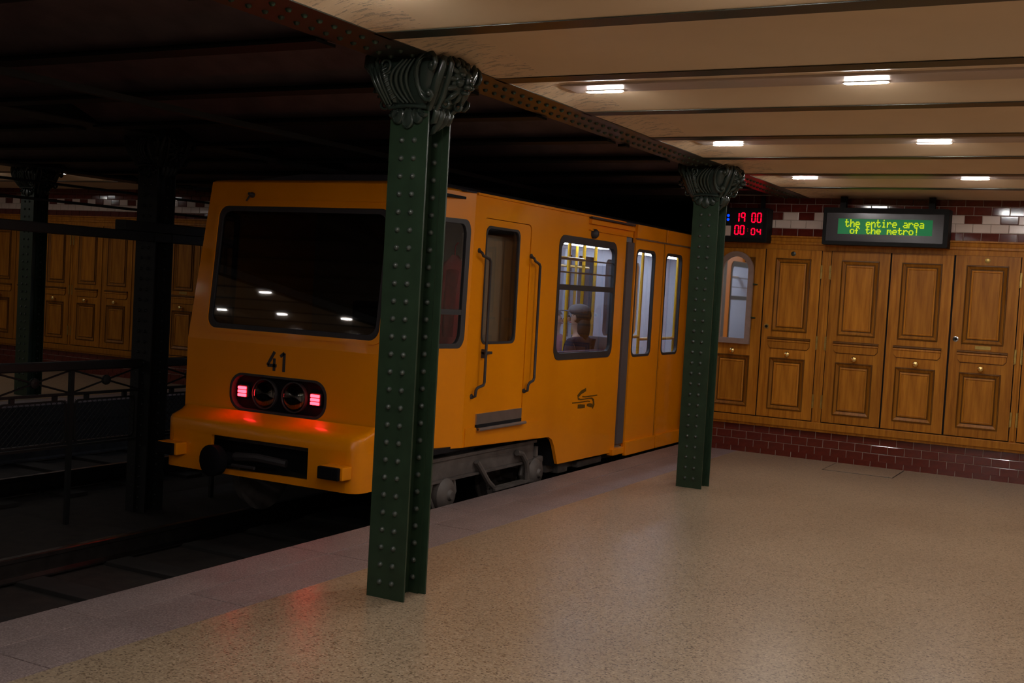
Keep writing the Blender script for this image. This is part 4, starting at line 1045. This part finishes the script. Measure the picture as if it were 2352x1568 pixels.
MB().plate([(8.77, .13), (YE, .13), (YE, 2.24), (8.77, 2.24)], [rr(9.0+1.6*k, 1.015, 10.3+1.6*k, 2.125, .1)[::-1] for k in range(5)], lambda u, v, d: (XO+.035+d, u, v), 0, .02).build('saloon_lining', M['white_in'], T)
for k in range(5): MB().plate(rr(9.0+1.6*k, 1.015, 10.3+1.6*k, 2.125, .1), [], oside, .01, .014).build('far_window_pane', M['glass'], T)
for xx in (CX-.55, CX+.55):
    for k in range(5): MB().box(xx-.06, xx+.06, 9.05+1.8*k, 10.45+1.8*k, 2.205, 2.235, .008).build('saloon_light', M['saloonlamp'], T)
for (xx, yy) in ((-5.0, 10.42), (-5.3, 11.42), (-5.3, 11.72), (-5.0, 12.36), (-5.0, 11.96), (CX-.6, 13.3), (CX-.5, 9.9), (-5.0, 13.5)):
    MB().tube([(xx, yy, .13), (xx, yy, 2.24)], .018, 10).build('grab_pole', M['pole'], T, smooth=True)
MB().tube([(-5.0, 11.96, 1.16), (-5.0, 12.36, 1.16)], .018, 8).tube([(-5.0, 12.36, 1.13), (-5.0, 13.5, 1.13)], .018, 8).build('grab_rail', M['pole'], T, smooth=True)
MB().tube([(CX+.75, 8.8, 1.95), (CX+.75, 10.6, 1.95)], .016, 8).tube([(CX-.75, 8.8, 1.95), (CX-.75, 14, 1.95)], .016, 8).build('ceiling_rail', M['pole'], T, smooth=True)
for s in (-1, 1):
    xw = CX+s*1.10; xi = CX+s*.68
    MB().box(min(xw, xi), max(xw, xi), 8.95, 10.55, .58, .66, .02).box(min(xw, CX+s*1.02), max(xw, CX+s*1.02), 8.95, 10.55, .66, 1.08, .02).build('bench_seat', M['seat'], T)
    MB().box(min(xw, xi), max(xw, xi), 12.6, 14.0, .50, .58, .02).box(min(xw, CX+s*1.02), max(xw, CX+s*1.02), 12.6, 14.0, .58, 1.02, .02).build('bench_seat', M['seat'], T)
MB().box(CX+.42, CX+1.10, 10.60, 10.63, .2, 1.9).build('draught_screen', M['glass'], T)

for y in (13.9, 14.25, 11.3, 12.9): MB().box(XO+.055, XO+.12, y, y+.10, .13, 2.2, .01).build('white_door_post', M['white_in'], T)
MB().box(XS-.50, XS-.05, 10.56, 10.59, .13, 1.20, .01).build('draught_panel', M['grey_in'], T)
# red jacket hanging in the cab
jk = MB(); L = []
for z, a, b_ in ((1.86, .03, .02), (1.80, .14, .05), (1.72, .17, .08), (1.50, .155, .09), (1.25, .165, .09), (1.02, .175, .085)):
    L.append([(XS-.34+a*.55*math.cos(t_*PI/8)*1.0, 7.98+b_*2.2*math.sin(t_*PI/8)+.012*math.sin(t_*2.3+z*9), z+.01*math.sin(t_*1.7)) for t_ in range(16)])
jk.rings(L, True, True); jk.tube([(XS-.28, 7.86, 1.74), (XS-.26, 7.80, 1.5), (XS-.26, 7.80, 1.22)], [.05, .045, .04], 10)
jk.tube([(XS-.34, 7.98, 1.85), (XS-.34, 7.98, 1.94), (XS-.34, 8.02, 1.97)], .006, 6)
jk.build('red_jacket', M['red_cloth'], smooth=70, label='red jacket hanging inside the driver cab behind the corner window', cat='jacket')

# ================================================================== PASSENGERS (seated, seen through the windows)
def skin_obj(name, mat, verts, edges, radii, parent, root=0, sub=1):
    me = bpy.data.meshes.new(name); me.from_pydata(verts, edges, [])
    me.materials.append(mat); o = bpy.data.objects.new(name, me); C.objects.link(o)
    mdf = o.modifiers.new('skin', 'SKIN'); mdf.use_smooth_shade = True
    sv = me.skin_vertices[0].data if me.skin_vertices else None
    if sv is None:
        bm = bmesh.new(); bm.from_mesh(me); bm.verts.layers.skin.verify(); bm.to_mesh(me); bm.free(); sv = me.skin_vertices[0].data
    for i, r in enumerate(radii): sv[i].radius = r if isinstance(r, tuple) else (r, r); sv[i].use_root = (i == root)
    sd = o.modifiers.new('sub', 'SUBSURF'); sd.levels = sub; sd.render_levels = sub+1
    o.parent = parent; return o
def seated(x, y, z, rot, label, cols, cap=None, hair_long=False, rel=None):
    """z = seat height; figure faces local -X when rot = 0"""
    r = empty('person', (x, y, z), label=label, cat='person', group='seated passengers'); r.rotation_euler.z = rot
    skin, top, leg, hair = cols
    # body: head, neck, torso, arms with hands, legs
    V = [(0, 0, .08), (0, 0, .25), (.02, 0, .42), (0, 0, .52), (-.015, 0, .60), (-.02, 0, .68), (-.02, 0, .76)]
    E_ = [(0, 1), (1, 2), (2, 3), (3, 4), (4, 5), (5, 6)]; Rr = [.13, .12, (.13, .15), .055, .06, (.085, .08), .055]
    for s in (-1, 1):
        b0 = len(V)
        V += [(.02, .17*s, .44), (-.04, .21*s, .20), (-.25, .14*s, .14), (-.33, .10*s, .13)]; Rr += [.055, .042, .034, .026]
        E_ += [(2, b0), (b0, b0+1), (b0+1, b0+2), (b0+2, b0+3)]
        for k in range(4):
            c0 = len(V); yy = .10*s+(k-1.5)*.019
            V += [(-.40, yy, .125), (-.43, yy, .105)]; Rr += [.009, .008]; E_ += [(b0+3, c0), (c0, c0+1)]
        c0 = len(V); V += [(-.36, .10*s-.05*s, .125)]; Rr += [.010]; E_ += [(b0+3, c0)]
        b0 = len(V)
        V += [(-.05, .10*s, .07), (-.45, .12*s, .07), (-.47, .12*s, -.30), (-.57, .12*s, -.36)]; Rr += [.09, .062, .042, .035]
        E_ += [(0, b0), (b0, b0+1), (b0+1, b0+2), (b0+2, b0+3)]
    skin_obj('body', skin, V, E_, Rr, r)
    V = [(0, 0, .06), (0, 0, .25), (.02, 0, .42), (0, 0, .50)]; E_ = [(0, 1), (1, 2), (2, 3)]; Rr = [(.15, .17), (.14, .15), (.145, .165), .075]
    for s in (-1, 1):
        b0 = len(V); V += [(.02, .18*s, .44), (-.04, .22*s, .20), (-.25, .15*s, .145)]; Rr += [.07, .056, .044]; E_ += [(2, b0), (b0, b0+1), (b0+1, b0+2)]
    skin_obj('jacket', top, V, E_, Rr, r)
    V = [(0, 0, .08)]; E_ = []; Rr = [.14]
    for s in (-1, 1):
        b0 = len(V); V += [(-.05, .10*s, .07), (-.45, .12*s, .075), (-.47, .12*s, -.27)]; Rr += [.10, .074, .055]; E_ += [(0, b0), (b0, b0+1), (b0+1, b0+2)]
    skin_obj('trousers', leg, V, E_, Rr, r)
    def blob(name, mat, c, ra, cut=None):
        bm = bmesh.new(); bmesh.ops.create_uvsphere(bm, u_segments=16, v_segments=10, radius=1)
        for v in bm.verts: v.co = (c[0]+v.co.x*ra[0], c[1]+v.co.y*ra[1], c[2]+v.co.z*ra[2])
        if cut is not None: bmesh.ops.delete(bm, geom=[v for v in bm.verts if v.co.x < cut and v.co.z < c[2]+.01], context='VERTS')
        me = bpy.data.meshes.new(name); bm.to_mesh(me); bm.free(); me.materials.append(mat); shade(me, 80)
        o = bpy.data.objects.new(name, me); C.objects.link(o); o.parent = r; return o
    blob('hair', hair, (.012, 0, .715), (.105, .095, .105), -.03)
    if hair_long: blob('hair', hair, (.05, 0, .60), (.06, .09, .14))
    if cap:
        blob('cap', cap, (-.005, 0, .765), (.112, .102, .060)); MBc = MB().box(-.19, -.08, -.06, .06, .745, .757, .004).mesh('cap_brim', cap); o = bpy.data.objects.new('cap_brim', MBc); C.objects.link(o); o.parent = r
    for s in (-1, 1):
        blob('eye', M['dark_in'], (-.100, .032*s, .700), (.010, .014, .008)); blob('ear', skin, (-.01, .085*s, .69), (.018, .012, .030))
    blob('nose', skin, (-.112, 0, .672), (.020, .013, .024)); blob('mouth', M['red_cloth'], (-.098, 0, .640), (.010, .022, .005))
    for s in (-1, 1):
        me = MB().box(-.66, -.42, .12*s-.045, .12*s+.045, -.40, -.33, .02).mesh('shoe', M['dgrey']); o = bpy.data.objects.new('shoe', me); C.objects.link(o); o.parent = r
    return r
M['skin'] = paint('skin', (.45, .26, .18), .5, .06, 20)
M['navy'] = paint('navy_cloth', (.018, .020, .045), .85, .2, 20)
M['mauve'] = paint('mauve_cloth', (.30, .12, .16), .85, .2, 20)
M['hair'] = paint('dark_hair', (.02, .013, .01), .6, .3, 60)
M['capgrey'] = paint('grey_cap', (.14, .15, .17), .8, .15, 20)
seated(-4.78, 10.28, .69, 0, 'seated passenger in dark jacket and grey cap behind the large train window', (M['skin'], M['navy'], M['navy'], M['hair']), cap=M['capgrey'], hair_long=True)
seated(CX-.80, 13.2, .585, PI, 'passenger in mauve top seated on the far bench of the train', (M['skin'], M['mauve'], M['navy'], M['hair']), hair_long=True)
